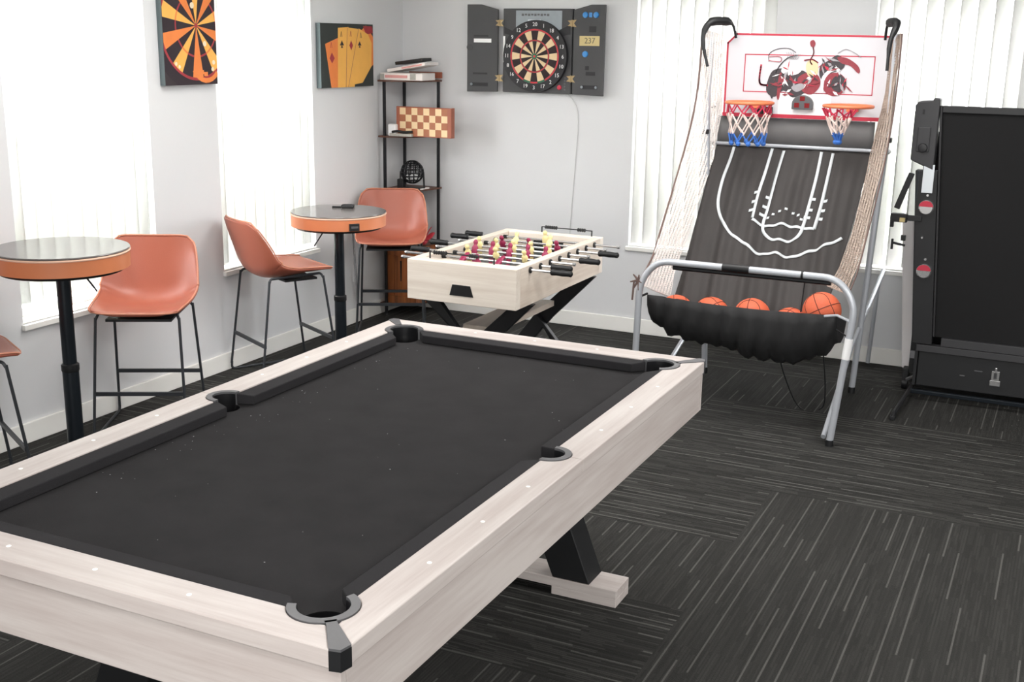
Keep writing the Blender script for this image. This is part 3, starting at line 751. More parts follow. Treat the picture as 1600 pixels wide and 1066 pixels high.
# ------------------------------------------------------------------ corner shelf and what stands on it
PL, PRt, PBk = (-4.15, 6.700), (-3.912, 7.0), (-4.185, 7.015)
shelf = thing('corner_shelf', 'tall black metal corner shelf unit with dark brown shelves', 'shelf', (-4.1, 6.9, 0))
ZS = [0.085, 0.485, 0.86, 1.215, 1.575]
for (px, py) in (PL, PRt, PBk):
    MB().box((px - .008, py - .008, 0.012), (px + .008, py + .008, 1.575)).build('post', 'blackm', shelf)
    MB().lathe([(0.014, 0), (0.011, 0.012)], (px, py, 0), 10).build('foot', 'black', shelf)
def qshape(off=0.0):
    pts = [(PBk[0] + .009, PBk[1] - .009 + .01), (PRt[0] + .004, PRt[1] + .018)]
    c = (PBk[0], PBk[1]); R = 0.305
    arcp = [(c[0] + 0.28 * math.cos(-PI / 2 * k / 8), c[1] + 0.318 * math.sin(-PI / 2 * k / 8)) for k in range(9)]
    return [(c[0] + .0085, c[1] + .0)] + arcp
for z in ZS:
    s_ = MB().prism([(-4.195, 7.03), (-3.90, 7.03), (-3.90, 6.99), (-3.93, 6.86), (-4.0, 6.76), (-4.13, 6.69), (-4.195, 6.69)], z - 0.012, z - 0.0005).build('shelf', 'brown', shelf, bevel=0.002)
MB().box((-4.15, 7.02, 1.585), (-3.90, 7.032, 1.625)).build('rail', 'mahog', shelf)
# board game boxes on top
gb = thing('game_box', 'long white board game box with red lettering on top of the corner shelf', 'box', (-4.04, 6.83, 1.575), math.radians(6))
bx = MB().box((-0.155, -0.11, 0.0), (0.145, 0.10, 0.045)).build('box', 'boxw', gb, bevel=0.002, local=True)
MB().box((-0.12, -0.1115, 0.014), (0.04, -0.1101, 0.032)).build('lettering', 'boxred', bx, local=True)
MB().box((0.06, -0.1115, 0.004), (0.10, -0.1101, 0.042)).build('picture', 'boxg', bx, local=True)
MB().box((-0.155, -0.1115, 0.004), (-0.125, -0.1101, 0.04)).build('picture', 'boxg', bx, local=True)
gb2 = thing('game_box', 'white game box with red print tilted over the lettered box', 'box', (-4.03, 6.86, 1.621), math.radians(2))
R = Matrix.Rotation(math.radians(-10), 3, 'Y')
MB().box((-0.13, -0.11, 0.026), (0.15, 0.09, 0.046), 0, R, (0.01, 0, 0.036)).build('box', 'boxw', gb2, bevel=0.002, local=True)
MB().box((-0.02, -0.1115, 0.030), (0.13, -0.1101, 0.040), 0, R, (0.01, 0, 0.036)).build('lettering', 'boxred', gb2, local=True)
bk = thing('black_case', 'slim black case lying slanted on top of the game boxes', 'case', (-4.01, 6.84, 1.672), math.radians(3))
MB().box((-0.10, -0.07, 0.012), (0.10, 0.07, 0.032), 0, Matrix.Rotation(math.radians(-8), 3, 'Y'), (0, 0, 0.022)).build('case', 'dplast', bk, bevel=0.003, local=True)
# chess board, folded, leaning on the second shelf
ch = thing('chess_board', 'folded wooden chess board standing on the second shelf from the top', 'chess board', (-3.875, 6.735, 1.2155), math.radians(0))
MB().box((-0.206, 0.0, 0.0), (0.206, 0.022, 0.192)).build('case', 'mahog', ch, bevel=0.003, local=True)
mb = MB(); s_ = 0.0445
for i in range(8):
    for j in range(4):
        xa = -0.178 + i * s_; za = 0.007 + j * s_; mb.box((xa, -0.0012, za), (xa + s_, -0.0002, za + s_), 0 if (i + j) % 2 else 1)
mb.build('squares', ['chl', 'chd'], ch, local=True)
MB().box((0.190, 0.0225, 0.0), (0.206, 0.045, 0.192)).build('back_leaf', 'mahog', ch, local=True)
# small items in front of the chess board
cd = thing('card_stack', 'pale pack of cards lying before the chess board', 'cards', (-4.035, 6.718, 1.2155), 0.1)
MB().box((-0.075, -0.022, 0.0), (0.085, 0.008, 0.018)).build('pack', 'boxg', cd, bevel=0.002, local=True)
MB().tube(smooth_path([(-0.06, -0.008, 0.026), (-0.02, -0.010, 0.033), (0.02, -0.006, 0.027), (0.085, -0.008, 0.031)], 5), 0.0085, 8).build('strap', 'black', cd, local=True, smooth=True)
wt = tag(MB().box((-4.128, 6.705, 1.2155), (-4.070, 6.740, 1.292)).build('dice_box', 'white', bevel=0.006), 'small white box beside the cards on the second shelf', 'box')
# bingo style cage / small fan on third shelf
fan = thing('bingo_cage', 'black wire ball cage on a stand on the third shelf', 'bingo cage', (-4.01, 6.80, 0.8605))
MB().box((-4.09, 6.75, 0.8605), (-3.94, 6.86, 0.872)).build('base', 'black', fan, bevel=0.003)
cg = MB()
for k in range(7):
    a = PI * k / 7
    cg.tube([(-4.005 + 0.075 * math.cos(q) * math.cos(a), 6.81 + 0.075 * math.cos(q) * math.sin(a), 0.975 + 0.075 * math.sin(q)) for q in [2 * PI * i / 24 for i in range(24)]], 0.0042, 5, closed=True)
for z in (-0.05, -0.025, 0, 0.025, 0.05):
    rr = math.sqrt(0.075 ** 2 - z * z); cg.tube([(-4.005 + rr * math.cos(q), 6.81 + rr * math.sin(q), 0.975 + z) for q in [2 * PI * i / 24 for i in range(24)]], 0.0042, 5, closed=True)
cg.build('cage', 'blackm', fan, smooth=True)
bl = MB(); random.seed(5)
for k in range(26):
    a = random.uniform(0, 2 * PI); q = random.uniform(0, .045); bl.sphere((-4.005 + q * math.cos(a), 6.81 + q * math.sin(a), 0.925 + random.uniform(0, .03)), 0.010, 8)
o = bl.build('numbered_balls', 'white', fan, smooth=True); o['kind'] = 'stuff'
MB().tube([(-4.09, 6.79, 0.87), (-4.09, 6.80, 0.975), (-4.075, 6.81, 0.975)], 0.006, 8).build('stand', 'black', fan, smooth=True)
MB().tube([(-3.925, 6.83, 0.87), (-3.925, 6.82, 0.975), (-3.935, 6.81, 0.975)], 0.006, 8).build('stand', 'black', fan, smooth=True)
MB().box((-4.085, 6.745, 0.8725), (-4.04, 6.785, 0.93)).build('crank_box', 'black', fan, bevel=0.003)
tag(MB().box((-3.945, 6.80, 0.8605), (-3.925, 6.90, 0.868)).build('game_card', 'boxw', bevel=0.001), 'white card lying at the right end of the third shelf', 'card')
# crate on the lowest shelf
cr = thing('wooden_crate', 'brown slatted wooden crate under the fourth shelf behind the foosball table', 'crate', (-4.04, 6.86, 0.0855))
x0, x1, y0, y1, z0, z1 = -4.160, -3.925, 6.715, 6.985, 0.0855, 0.470
for i in range(4):
    xa = x0 + (x1 - x0) * i / 4; MB().box((xa + .001, y0 + 0.012, z0 + .003), (xa + (x1 - x0) / 4 - .002, y0 + 0.024, z1)).build('slat', 'crate', cr, bevel=0.001)
for (za, zb) in ((z0, z0 + 0.05), (z1 - 0.055, z1 - .001)):
    MB().box((x0, y0, za), (x1, y0 + 0.0118, zb)).build('cross_slat', 'crate', cr, bevel=0.001)
MB().box((x0, y0 + .0245, z0), (x0 + .012, y1, z1)).build('side_board', 'crate', cr); MB().box((x1 - .012, y0 + .0245, z0), (x1, y1, z1)).build('side_board', 'crate', cr)
MB().box((x0 + .0125, y1 - .012, z0), (x1 - .0125, y1, z1)).build('side_board', 'crate', cr)
MB().prism([(-4.052, 0.24), (-4.046, 0.24), (-4.043, 0.38), (-4.055, 0.38)], y0 + .0105, y0 + .0119, 'y').build('hand_slot', 'black', cr)
# red bow on the fourth shelf
bo = thing('red_bow', 'red ribbon bow on the fourth shelf right of the corner stool', 'bow', (-3.93, 6.83, 0.485))
def bow_part(dx, dz, sc):
    rows = []
    for i in range(7):
        a = i / 6; rr = []
        for j in range(5):
            b = -1 + j / 2; rr.append((-3.93 + dx * a * sc, 6.83 + 0.02 * b, 0.53 + dz * a * sc + 0.022 * b * math.sin(a * PI * .8) * (1 if dx > 0 else -1)))
        rows.append(rr)
    return MB().grid(rows)
for dx, dz in ((0.6, 0.8), (0.9, 0.35), (-0.5, 0.75), (0.1, 1.0)):
    o = bow_part(dx, dz, 0.085).build('loop', 'bow', bo, smooth=True); sd = o.modifiers.new('t', 'SOLIDIFY'); sd.thickness = 0.003
MB().sphere((-3.93, 6.83, 0.515), 0.03, 12).build('knot', 'bow', bo, smooth=True)

# ------------------------------------------------------------------ canvas prints on the left wall
def sector(c, r0, r1, a0, a1, n=4):
    return [(c[0] + r0 * math.cos(a0 + (a1 - a0) * i / n), c[1] + r0 * math.sin(a0 + (a1 - a0) * i / n)) for i in range(n + 1)] + [(c[0] + r1 * math.cos(a1 + (a0 - a1) * i / n), c[1] + r1 * math.sin(a1 + (a0 - a1) * i / n)) for i in range(n + 1)]
def clip(poly, x0, x1, y0, y1):
    def cl(P, f, g):
        out = []
        for i in range(len(P)):
            a, b = P[i - 1], P[i]; ia, ib = f(a), f(b)
            if ia != ib: out.append(g(a, b))
            if ib: out.append(b)
        return out
    def gx(v): return lambda a, b: (v, a[1] + (b[1] - a[1]) * (v - a[0]) / (b[0] - a[0]))
    def gy(v): return lambda a, b: (a[0] + (b[0] - a[0]) * (v - a[1]) / (b[1] - a[1]), v)
    for f, g_ in ((lambda p: p[0] >= x0, gx(x0)), (lambda p: p[0] <= x1, gx(x1)), (lambda p: p[1] >= y0, gy(y0)), (lambda p: p[1] <= y1, gy(y1))):
        poly = cl(poly, f, g_)
        if len(poly) < 3: return []
    return poly
CX = XL + 0.034
def canvas(name, label, y0, y1, z0, z1, back, edge='canvas'):
    r = thing(name, label, 'picture', (XL, (y0 + y1) / 2, z0), 0, 'canvas prints on the left wall')
    MB().box((XL + 0.001, y0, z0), (CX, y1, z1)).build('stretcher', edge, r)
    p = MB().box((CX, y0, z0), (CX + 0.0015, y1, z1)); return r, p
class Art:
    def __init__(s, x, y0, y1, z0, z1): s.mb = MB(); s.x = x; s.b = (y0, y1, z0, z1); s.k = 0; s.mats = []
    def mi(s, m):
        if m not in s.mats: s.mats.append(m)
        return s.mats.index(m)
    def poly(s, pts, m):
        p = clip(pts, *s.b)
        if len(p) >= 3:
            s.k += 1; s.mb.add([(s.x + 0.00003 * s.k, u, v) for u, v in p], [tuple(range(len(p)))], s.mi(m))
# dart print: y increases to the right in the picture
y0, y1, z0, z1 = 4.677, 5.077, 1.588, 2.17
r, p = canvas('canvas_print', 'canvas print of a glowing dartboard close up, between the two left windows', y0, y1, z0, z1, 'artdark')
p.build('print_ground', 'artdark', r)
A = Art(CX + 0.0016, y0, y1, z0, z1); c = (4.925, 1.885)
A.poly(sector(c, 0.0, 0.335, 0, 2 * PI, 40)[41:], 'artk')
for i in range(20):
    a0 = math.radians(9 + 18 * i); a1 = a0 + math.radians(18)
    A.poly(sector(c, 0.012, 0.27, a0, a1), ('arty' if i % 4 < 2 else 'arto') if i % 2 == 0 else 'artk')
    A.poly(sector(c, 0.150, 0.160, a0, a1), 'artr' if i % 2 else 'arto')
    A.poly(sector(c, 0.262, 0.276, a0, a1), 'artr')
A.poly(sector(c, 0.0, 0.012, 0, 2 * PI, 16)[17:], 'artr')
A.poly(sector((4.99, 1.72), 0.10, 0.125, -2.6, -0.7, 8), 'arto')
for (u, v, q) in ((4.90, 1.985, .016), (4.985, 1.795, .014), (5.05, 1.70, .012), (4.76, 1.695, .01), (4.785, 1.68, .009), (5.04, 1.665, .011)): A.poly(sector((u, v), 0, q, 0, 2 * PI, 10)[11:], 'artpale')
for (u, v, q) in ((4.95, 1.65, .02), (4.985, 1.64, .015)): A.poly([(u - q, v - .01), (u + q, v - .01), (u + q, v + .012), (u - q, v + .012)], 'arto')
A.mb.build('print', A.mats, r)
# card print
y0, y1, z0, z1 = 6.036, 6.622, 1.538, 1.922
r, p = canvas('canvas_print', 'canvas print of playing cards fanned in a hand, left of the corner shelf', y0, y1, z0, z1, 'artgreen')
p.build('print_ground', 'artgreen', r)
A = Art(CX + 0.0016, y0, y1, z0, z1)
fx = lambda t: y0 + t * (y1 - y0); fz = lambda t: z0 + t * (z1 - z0)
def card(pts, m): A.poly([(fx(a), fz(b)) for a, b in pts], m)
card([(0.62, 0.78), (0.86, 0.98), (1.0, 0.8), (1.0, 0.35), (0.7, 0.1), (0.5, 0.5)], 'arto')
card([(0.80, 0.97), (0.98, 0.97), (1.0, 0.86), (0.86, 0.84)], 'artr')
card([(0.08, 0.68), (0.33, 0.78), (0.36, 0.0), (0.18, 0.0)], 'arto')
card([(0.32, 0.93), (0.52, 0.95), (0.45, 0.0), (0.30, 0.0)], 'arty')
card([(0.50, 0.94), (0.74, 0.92), (0.62, 0.0), (0.46, 0.0)], 'arty')
card([(0.72, 0.93), (0.90, 0.84), (0.97, 0.70), (0.96, 0.32), (0.78, 0.06), (0.56, 0.03), (0.62, 0.4)], 'arty')
for a, b in (((0.495, 0.94), (0.455, 0.0)), ((0.715, 0.93), (0.50, 0.0))): card([(a[0] - .004, a[1]), (a[0] + .004, a[1]), (b[0] + .004, b[1]), (b[0] - .004, b[1])], 'mahog')
def spade(u, v, m, q=.028):
    card([(u, v + 2 * q), (u + q, v), (u - q, v)], m); card([(u, v + .4 * q), (u + .5 * q, v - q), (u - .5 * q, v - q)], m)
spade(0.39, 0.66, 'artk', .04); spade(0.73, 0.66, 'artk', .035)
card([(0.565, 0.74), (0.60, 0.66), (0.565, 0.58), (0.53, 0.66)], 'artr'); card([(0.20, 0.55), (0.25, 0.46), (0.20, 0.38), (0.155, 0.46)], 'artr')
for u, v, m in ((0.38, 0.83, 'artk'), (0.56, 0.84, 'artr'), (0.755, 0.82, 'artk'), (0.19, 0.66, 'artr')):
    card([(u - .018, v - .04), (u - .010, v - .04), (u, v + .03), (u + .010, v - .04), (u + .018, v - .04), (u + .003, v + .05), (u - .003, v + .05)], m)
A.mb.build('print', A.mats, r)

# ------------------------------------------------------------------ dartboard cabinet on the back wall
DX0, DX1, DZ0, DZ1 = -3.438, -2.958, 1.512, 2.035
yb = YB - 0.001; yf = YB - 0.045
dc = thing('dartboard_cabinet', 'open charcoal electronic dartboard cabinet on the back wall', 'dartboard', (-3.2, YB, DZ0))
MB().box((DX0, yf, DZ0), (DX1, yb, DZ1)).build('body', 'cab', dc, bevel=0.003)
mb = MB(); mb.box((DX0 + .09, yf - .0012, 1.90), (DX1 - .07, yf - .0003, DZ1 - 0.012)); mb.build('top_print', 'cabgrey', dc)
MB().prism([(DX0 + .01, 1.92), (DX0 + .1, 1.885), (DX0 + .1, 1.86), (DX0 + .01, 1.88)], yf - .0022, yf - .0013, 'y').build('print_stroke', 'cabd', dc)
MB().prism([(DX1 - .01, 1.94), (DX1 - .11, 1.895), (DX1 - .11, 1.86), (DX1 - .01, 1.88)], yf - .0022, yf - .0013, 'y').build('print_stroke', 'cabd', dc)
MB().box((DX0 + .002, yf - .004, 1.70), (DX0 + .016, yf - .0005, 1.865)).build('dart_rest', 'white', dc, bevel=0.001)
mb = MB()
for k in range(9): mb.box((DX0 + .13 + k * .022, yf - .0022, 1.990 + .003 * (k % 2)), (DX0 + .146 + k * .022, yf - .0013, 2.004))
mb.build('heading', 'casting', dc)
MB().box((DX0 + .175, yf - .0025, 1.953), (DX0 + .265, yf - .0013, 1.968)).build('strip', 'label', dc)
BC = (-3.201, 1.742)
bd = MB().lathe([(0.222, -0.028), (0.224, -0.012), (0.224, -.001)], (BC[0], yf, BC[1]), 64, axis='y').build('dartboard', 'cabd', dc, smooth=True)
mb = MB(); yq = yf - 0.0285
def wedge(r0, r1, a0, a1, m, dy=0.0):
    P = sector((BC[0], BC[1]), r0, r1, a0, a1, 3); mb.add([(u, yq - dy, v) for u, v in P], [tuple(range(len(P)))], m)
R5 = [0.0, 0.008, 0.018, 0.094, 0.104, 0.160, 0.170]
for i in range(20):
    a0 = math.radians(81 + 18 * i); a1 = a0 + math.radians(18); dk = i % 2 == 0
    wedge(0.018, 0.094, a0, a1, 1 if dk else 0); wedge(0.094, 0.103, a0, a1, 2 if dk or i % 4 == 1 else 2)
    wedge(0.103, 0.159, a0, a1, 1 if dk else 0); wedge(0.159, 0.170, a0, a1, 2 if i not in (9, 11) else 3)
wedge(0.0, 0.018, 0, 2 * PI, 3); mb.m[-1] = 3
mb.f.pop(); mb.m.pop()
mb.lathe([(0.018, 0), (0.018, -0.001)], (BC[0], yq, BC[1]), 20, 3, axis='y'); mb.lathe([(0.008, -0.001), (0.008, -0.0016)], (BC[0], yq, BC[1]), 16, 2, axis='y')
mb.build('segments', ['cream', 'dbrown', 'dredb', 'dgreen'], bd)
mb = MB(); nums = [20, 1, 18, 4, 13, 6, 10, 15, 2, 17, 3, 19, 7, 16, 8, 11, 14, 9, 12, 5]
for i, nn in enumerate(nums):
    a = PI / 2 - i * 2 * PI / 20; text_mb(str(nn), 0.034, (BC[0] + 0.196 * math.cos(a), yq - .0008, BC[1] + 0.196 * math.sin(a)), (1, 0, 0), (0, 0, 1), 0.0008, mb)
mb.build('numbers', 'numw', bd)
mb = MB()
for i in range(20):
    a = math.radians(81 + 18 * i); mb.tube([(BC[0] + .018 * math.cos(a), yq - .0012, BC[1] + .018 * math.sin(a)), (BC[0] + .17 * math.cos(a), yq - .0012, BC[1] + .17 * math.sin(a))], 0.0008, 4)
for q in (0.094, 0.103, 0.159, 0.170): mb.tube([(BC[0] + q * math.cos(2 * PI * i / 48), yq - .0012, BC[1] + q * math.sin(2 * PI * i / 48)) for i in range(48)], 0.0008, 4, closed=True)
mb.build('wire', 'casting', bd)
MB().lathe([(0.016, 0), (0.014, -0.006), (0.006, -0.008)], (-3.035, yf - .0005, 1.552), 20, axis='y').build('red_button', 'red', dc, smooth=True)
mb = MB()
for k in range(5): mb.box((-3.003, yf - .003, 1.535 + k * .018), (-2.993, yf - .0005, 1.545 + k * .018))
mb.build('indicator', 'casting', dc)
# doors (opened outwards, their outer edges nearer the room)
def door(hx, x1, sgn, ang):
    Rm = Matrix.Rotation(ang, 3, 'Z'); piv = Vector((hx, yf, 0))
    def tr(mb):
        mb.v = [Rm @ (v - piv) + piv for v in mb.v]; return mb
    w = x1 - hx; ch_ = 0.08
    zt = DZ1 + 0.012
    poly = [(hx, DZ0), (x1, DZ0 - .004), (x1, zt + .012), (hx + w * 0.55, zt + .012), (hx, zt - 0.018)]
    d = tr(MB().prism(poly, yf - 0.016, yf, 'y')).build('door', 'cab', dc, bevel=0.003)
    return d, tr, w
# left door
d, tr, w = door(-3.470, -3.682, -1, math.radians(7))
fy = yf - 0.0165
tr(MB().box((-3.635, fy - .001, 1.822), (-3.515, fy, 1.846))).build('logo_strip', 'white', d)
tr(MB().box((-3.635, fy - .001, 1.858), (-3.535, fy, 1.868))).build('print_lines', 'cabd', d)
tr(MB().box((-3.64, fy - .001, 1.62), (-3.54, fy, 1.632))).build('print_lines', 'cabd', d)
tr(MB().box((-3.652, fy - .002, 1.545), (-3.535, fy, 1.568))).build('dart_slot', 'cabd', d)
tr(MB().sphere((-3.648, fy - .006, 1.557), 0.009, 10)).build('dart_tip', 'cabgrey', d, smooth=True)
tr(MB().lathe([(0.022, 0), (0.022, -.0015)], (-3.662, fy, 1.79), 20, axis='y')).build('knob', 'plast', d)
# right door
d, tr, w = door(-2.940, -2.722, 1, math.radians(-5))
for bxx in (-2.858, -2.784): tr(MB().lathe([(0.019, 0), (0.017, -.008), (0.008, -.010)], (bxx, fy, 1.998), 18, axis='y')).build('button', 'blue', d, smooth=True)
tr(MB().box((-2.832, fy - .003, 1.984), (-2.812, fy, 2.012))).build('button', 'blue', d)
tr(MB().lathe([(0.020, 0), (0.018, -.008), (0.008, -.010)], (-2.852, fy, 1.762), 18, axis='y')).build('button', 'blue', d, smooth=True)
s_ = tr(MB().box((-2.895, fy - .003, 1.812), (-2.755, fy, 1.872))).build('score_display', 'lcd', d, bevel=0.004)
tr(text_mb('237', 0.05, (-2.822, fy - .0042, 1.842), (1, 0, 0), (0, 0, 1), .0008)).build('digits', 'lcdtxt', s_)
for (za, zb, xa, xb) in ((1.895, 1.93, -2.83, -2.78), (1.665, 1.69, -2.85, -2.825), (1.632, 1.655, -2.845, -2.78)):
    tr(MB().box((xa, fy - .001, za), (xb, fy, zb))).build('print_lines', 'cabd', d)
tr(MB().box((-2.875, fy - .002, 1.548), (-2.765, fy, 1.572))).build('dart_slot', 'cabd', d)
for q in (-2.868, -2.770): tr(MB().sphere((q, fy - .006, 1.560), 0.009, 10)).build('dart_tip', 'cabgrey', d, smooth=True)
for (hx, hz) in ((-3.455, 1.945), (-3.455, 1.600), (-2.951, 1.947), (-2.951, 1.608)):
    h = MB(); h.prism([(hx - .03, hz + .016), (hx + .03, hz + .022), (hx + .012, hz), (hx + .03, hz - .022), (hx - .03, hz - .016), (hx - .012, hz)], yf - 0.019, yf - .0168, 'y')
    h.tube([(hx, yf - .019, hz - .022), (hx, yf - .019, hz + .022)], 0.004, 8); h.build('hinge', 'brass', dc)
pts = smooth_path([(-2.99, yb - .004, 1.511), (-2.918, yb - .004, 1.40), (-2.925, yb - .004, 1.1), (-2.945, yb - .004, 0.75), (-2.96, yb - .004, 0.45)], 8)
tag(MB().tube(pts, 0.0020, 6).build('power_cord', 'cordl', smooth=True), 'thin pale cord hanging down the back wall below the dartboard', 'cord')

# ------------------------------------------------------------------ basketball arcade game
arc_ = thing('basketball_arcade', 'folding two-hoop basketball arcade game with black ramp and silver tube frame', 'arcade game', (-1.375, 6.0, 0))
XLg, XRg = -1.868, -0.880
TR_ = 0.0165
U = fillet([(-1.892, 5.40, 0.012), (-1.880, 5.40, 0.69), (-1.800, 5.41, 0.803), (-0.925, 5.41, 0.803), (-0.838, 5.40, 0.69), (-0.901, 5.40, 0.012)], 0.09)
MB().tube(U, TR_, 14).build('front_frame', 'silver', arc_, smooth=True)
MB().tube([(-1.47, 5.41, 0.803), (-1.34, 5.41, 0.803)], TR_ + .003, 14).build('front_sleeve', 'black', arc_, smooth=True)
MB().tube([(-1.095, 5.41, 0.803), (-1.085, 5.41, 0.803)], TR_ + .003, 14).build('clip', 'black', arc_, smooth=True)
MB().tube([(-1.72, 5.425, 0.776), (-0.96, 5.425, 0.776)], 0.013, 10).build('padded_bar', 'black', arc_, smooth=True)
for x in (-1.892, -0.901): MB().lathe([(0.019, 0.0), (0.019, 0.03)], (x, 5.40, 0), 12).build('foot_cap', 'black', arc_, smooth=True)
for s_, xb, xt in ((-1, -1.795, -1.853), (1, -0.965, -0.893)):
    MB().tube([(xb, 6.346, 0.02), (xt, 6.305, 1.50), (xt, 6.30, 1.90)], TR_, 14).build('upright', 'silver', arc_, smooth=True)
    MB().lathe([(0.019, 0.0), (0.019, 0.035)], (xb, 6.346, 0), 12).build('foot_cap', 'black', arc_, smooth=True)
    xf = -1.892 if s_ < 0 else -0.901
    off = 0.035 * (-s_)
    MB().tube(fillet([(xf + off * 1.0, 5.43, 0.03), (xf - s_ * .02 + off, 6.15, 0.30), (xb - s_ * 0.0 + s_ * .03, 6.95, 0.60), (xb + s_ * .0, 6.985, 0.50), (xb - s_ * .02, 6.995, 0.012)], 0.05), 0.012, 12).build('rear_brace', 'silver', arc_, smooth=True)
    # black padded caps
    dx = 0.10 if s_ < 0 else -0.06
    MB().tube(smooth_path([(xt - .02 * -s_ * -1, 6.20, 1.72), (xt - .02, 6.22, 1.86), (xt, 6.25, 1.94), (xt + dx * .5, 6.30, 1.955), (xt + dx, 6.35, 1.94), (xt + dx * 1.15, 6.38, 1.87)], 4), [0.008] * 3 + [0.012] * 3 + [0.017] * 3 + [0.023] * 6 + [0.015] + [0.007] * 5, 10).build('top_pad', 'black', arc_, smooth=True)
    MB().box((xt - .02, 6.285, 1.36), (xt + .02, 6.325, 1.385)).build('bracket', 'black', arc_, bevel=0.003)
MB().tube([(-1.85, 6.44, 1.303), (-0.965, 6.44, 1.303)], 0.010, 10).build('ramp_bar', 'silver', arc_, smooth=True)
for x in (-1.85, -0.90): MB().tube([(x, 6.31, 1.303), (x, 6.44, 1.303)], 0.011, 8).build('bracket', 'dplast', arc_, smooth=True)
for z in (1.84, 1.50):
    for x in (-1.853, -0.893): MB().tube([(x, 6.305, z), (x * .985 - .02, 6.43, z)], 0.008, 8).build('bracket', 'dplast', arc_, smooth=True)
# backboard
YBd = 6.42
bpoly = [(-1.795, 1.455), (-0.918, 1.458), (-0.918, 1.868), (-0.938, 1.892), (-1.745, 1.896), (-1.795, 1.845)]
bb = MB().prism(bpoly, YBd, YBd + 0.018, 'y').build('backboard', 'board', arc_)
def strip(mb, pts, w, y, m=0, closed=False, ptsplane=True):
    P = [Vector((a, 0, b)) for a, b in pts]; n = len(P)
    for i in range(n if closed else n - 1):
        a, b = P[i], P[(i + 1) % n]; d = (b - a).normalized(); s2 = Vector((-d.z, 0, d.x)) * w / 2; e = d * w * .45
        mb.add([(v.x, y, v.z) for v in (a - s2 - e, a + s2 - e, b + s2 + e, b - s2 + e)] + [(v.x, y + .0006, v.z) for v in (a - s2 - e, a + s2 - e, b + s2 + e, b - s2 + e)], [(0, 1, 2, 3), (4, 5, 6, 7), (0, 1, 5, 4), (1, 2, 6, 5), (2, 3, 7, 6), (3, 0, 4, 7)], m)
    return mb
bm_ = MB(); strip(bm_, [(-1.790, 1.462), (-0.923, 1.465), (-0.923, 1.866), (-0.940, 1.886), (-1.743, 1.890), (-1.790, 1.843)], 0.010, YBd - .0012, 0, True)
strip(bm_, [(-1.79, 1.464), (-0.923, 1.467)], 0.020, YBd - .0019)
bm_.build('border', 'red', bb)
bm_ = MB(); strip(bm_, [(-1.69, 1.590), (-1.69, 1.785), (-1.01, 1.785), (-1.01, 1.590)], 0.005, YBd - .0012, 0, True); bm_.build('target_frame', 'red', bb)
# printed figures: abstract players, hoop sketch and ball
art = MB(); ya = YBd - .0026
def blob(pts, m, k):
    pp = smooth_path([(a, 0, b) for a, b in pts], 5, True); art.add([(v.x, ya - .00012 * k, v.z) for v in pp], [tuple(range(len(pp)))], m)
# mats: 0 ink 1 dred 2 red 3 grey 4 white 5 pale
blob([(-1.565, 1.600), (-1.545, 1.690), (-1.50, 1.715), (-1.43, 1.710), (-1.36, 1.70), (-1.33, 1.64), (-1.36, 1.59), (-1.42, 1.565), (-1.47, 1.60), (-1.52, 1.565)], 0, 1)
blob([(-1.49, 1.70), (-1.47, 1.735), (-1.42, 1.745), (-1.38, 1.72), (-1.40, 1.69), (-1.45, 1.68)], 4, 2)
blob([(-1.40, 1.665), (-1.34, 1.70), (-1.29, 1.68), (-1.28, 1.63), (-1.32, 1.585), (-1.37, 1.60)], 1, 3)
blob([(-1.36, 1.74), (-1.33, 1.765), (-1.30, 1.74), (-1.30, 1.69), (-1.345, 1.68)], 5, 4)
blob([(-1.285, 1.73), (-1.24, 1.765), (-1.20, 1.79), (-1.16, 1.76), (-1.17, 1.72), (-1.22, 1.70), (-1.26, 1.66), (-1.285, 1.68)], 0, 5)
blob([(-1.20, 1.78), (-1.15, 1.775), (-1.10, 1.745), (-1.08, 1.715), (-1.09, 1.70), (-1.13, 1.735), (-1.18, 1.75)], 1, 6)
blob([(-1.545, 1.60), (-1.53, 1.555), (-1.515, 1.60), (-1.50, 1.64)], 0, 7)
blob([(-1.505, 1.57), (-1.50, 1.68), (-1.485, 1.68), (-1.49, 1.56)], 1, 8)
blob([(-1.43, 1.62), (-1.38, 1.64), (-1.36, 1.62), (-1.40, 1.595)], 3, 9)
cpts = [(-1.205 + .062 * math.cos(q), 1.640 + .060 * math.sin(q)) for q in [2 * PI * i / 12 for i in range(12)]]
blob(cpts, 1, 10); blob([(a + .012 if a > -1.2 else a + .03, b + .01) for a, b in [(-1.205 + .048 * math.cos(q), 1.635 + .045 * math.sin(q)) for q in [2 * PI * i / 12 for i in range(12)]]], 0, 11)
blob([(-1.262, 1.60), (-1.258, 1.66), (-1.23, 1.70), (-1.19, 1.715), (-1.235, 1.715), (-1.27, 1.68), (-1.275, 1.63)], 4, 12)
blob([(-1.352, 1.665), (-1.34, 1.677), (-1.328, 1.665), (-1.34, 1.653)], 4, 13)
def pst(pts, w, m, k): strip(art, [(v.x, v.z) for v in smooth_path([(a, 0, b) for a, b in pts], 5)], w, ya - .00012 * k, m)
pst([(-1.60, 1.73), (-1.605, 1.66), (-1.595, 1.63), (-1.56, 1.625)], 0.009, 2, 14)
pst([(-1.56, 1.75), (-1.56, 1.79), (-1.52, 1.815), (-1.46, 1.82), (-1.42, 1.80)], 0.003, 0, 15)
pst([(-1.56, 1.755), (-1.50, 1.75), (-1.50, 1.775), (-1.56, 1.775)], 0.003, 2, 16)
pst([(-1.52, 1.69), (-1.50, 1.73), (-1.46, 1.77), (-1.41, 1.785)], 0.005, 0, 17)
for q in range(4): pst([(-1.47 + q * .012, 1.80), (-1.45 + q * .012, 1.765), (-1.42 + q * .008, 1.79)], 0.002, 3, 18)
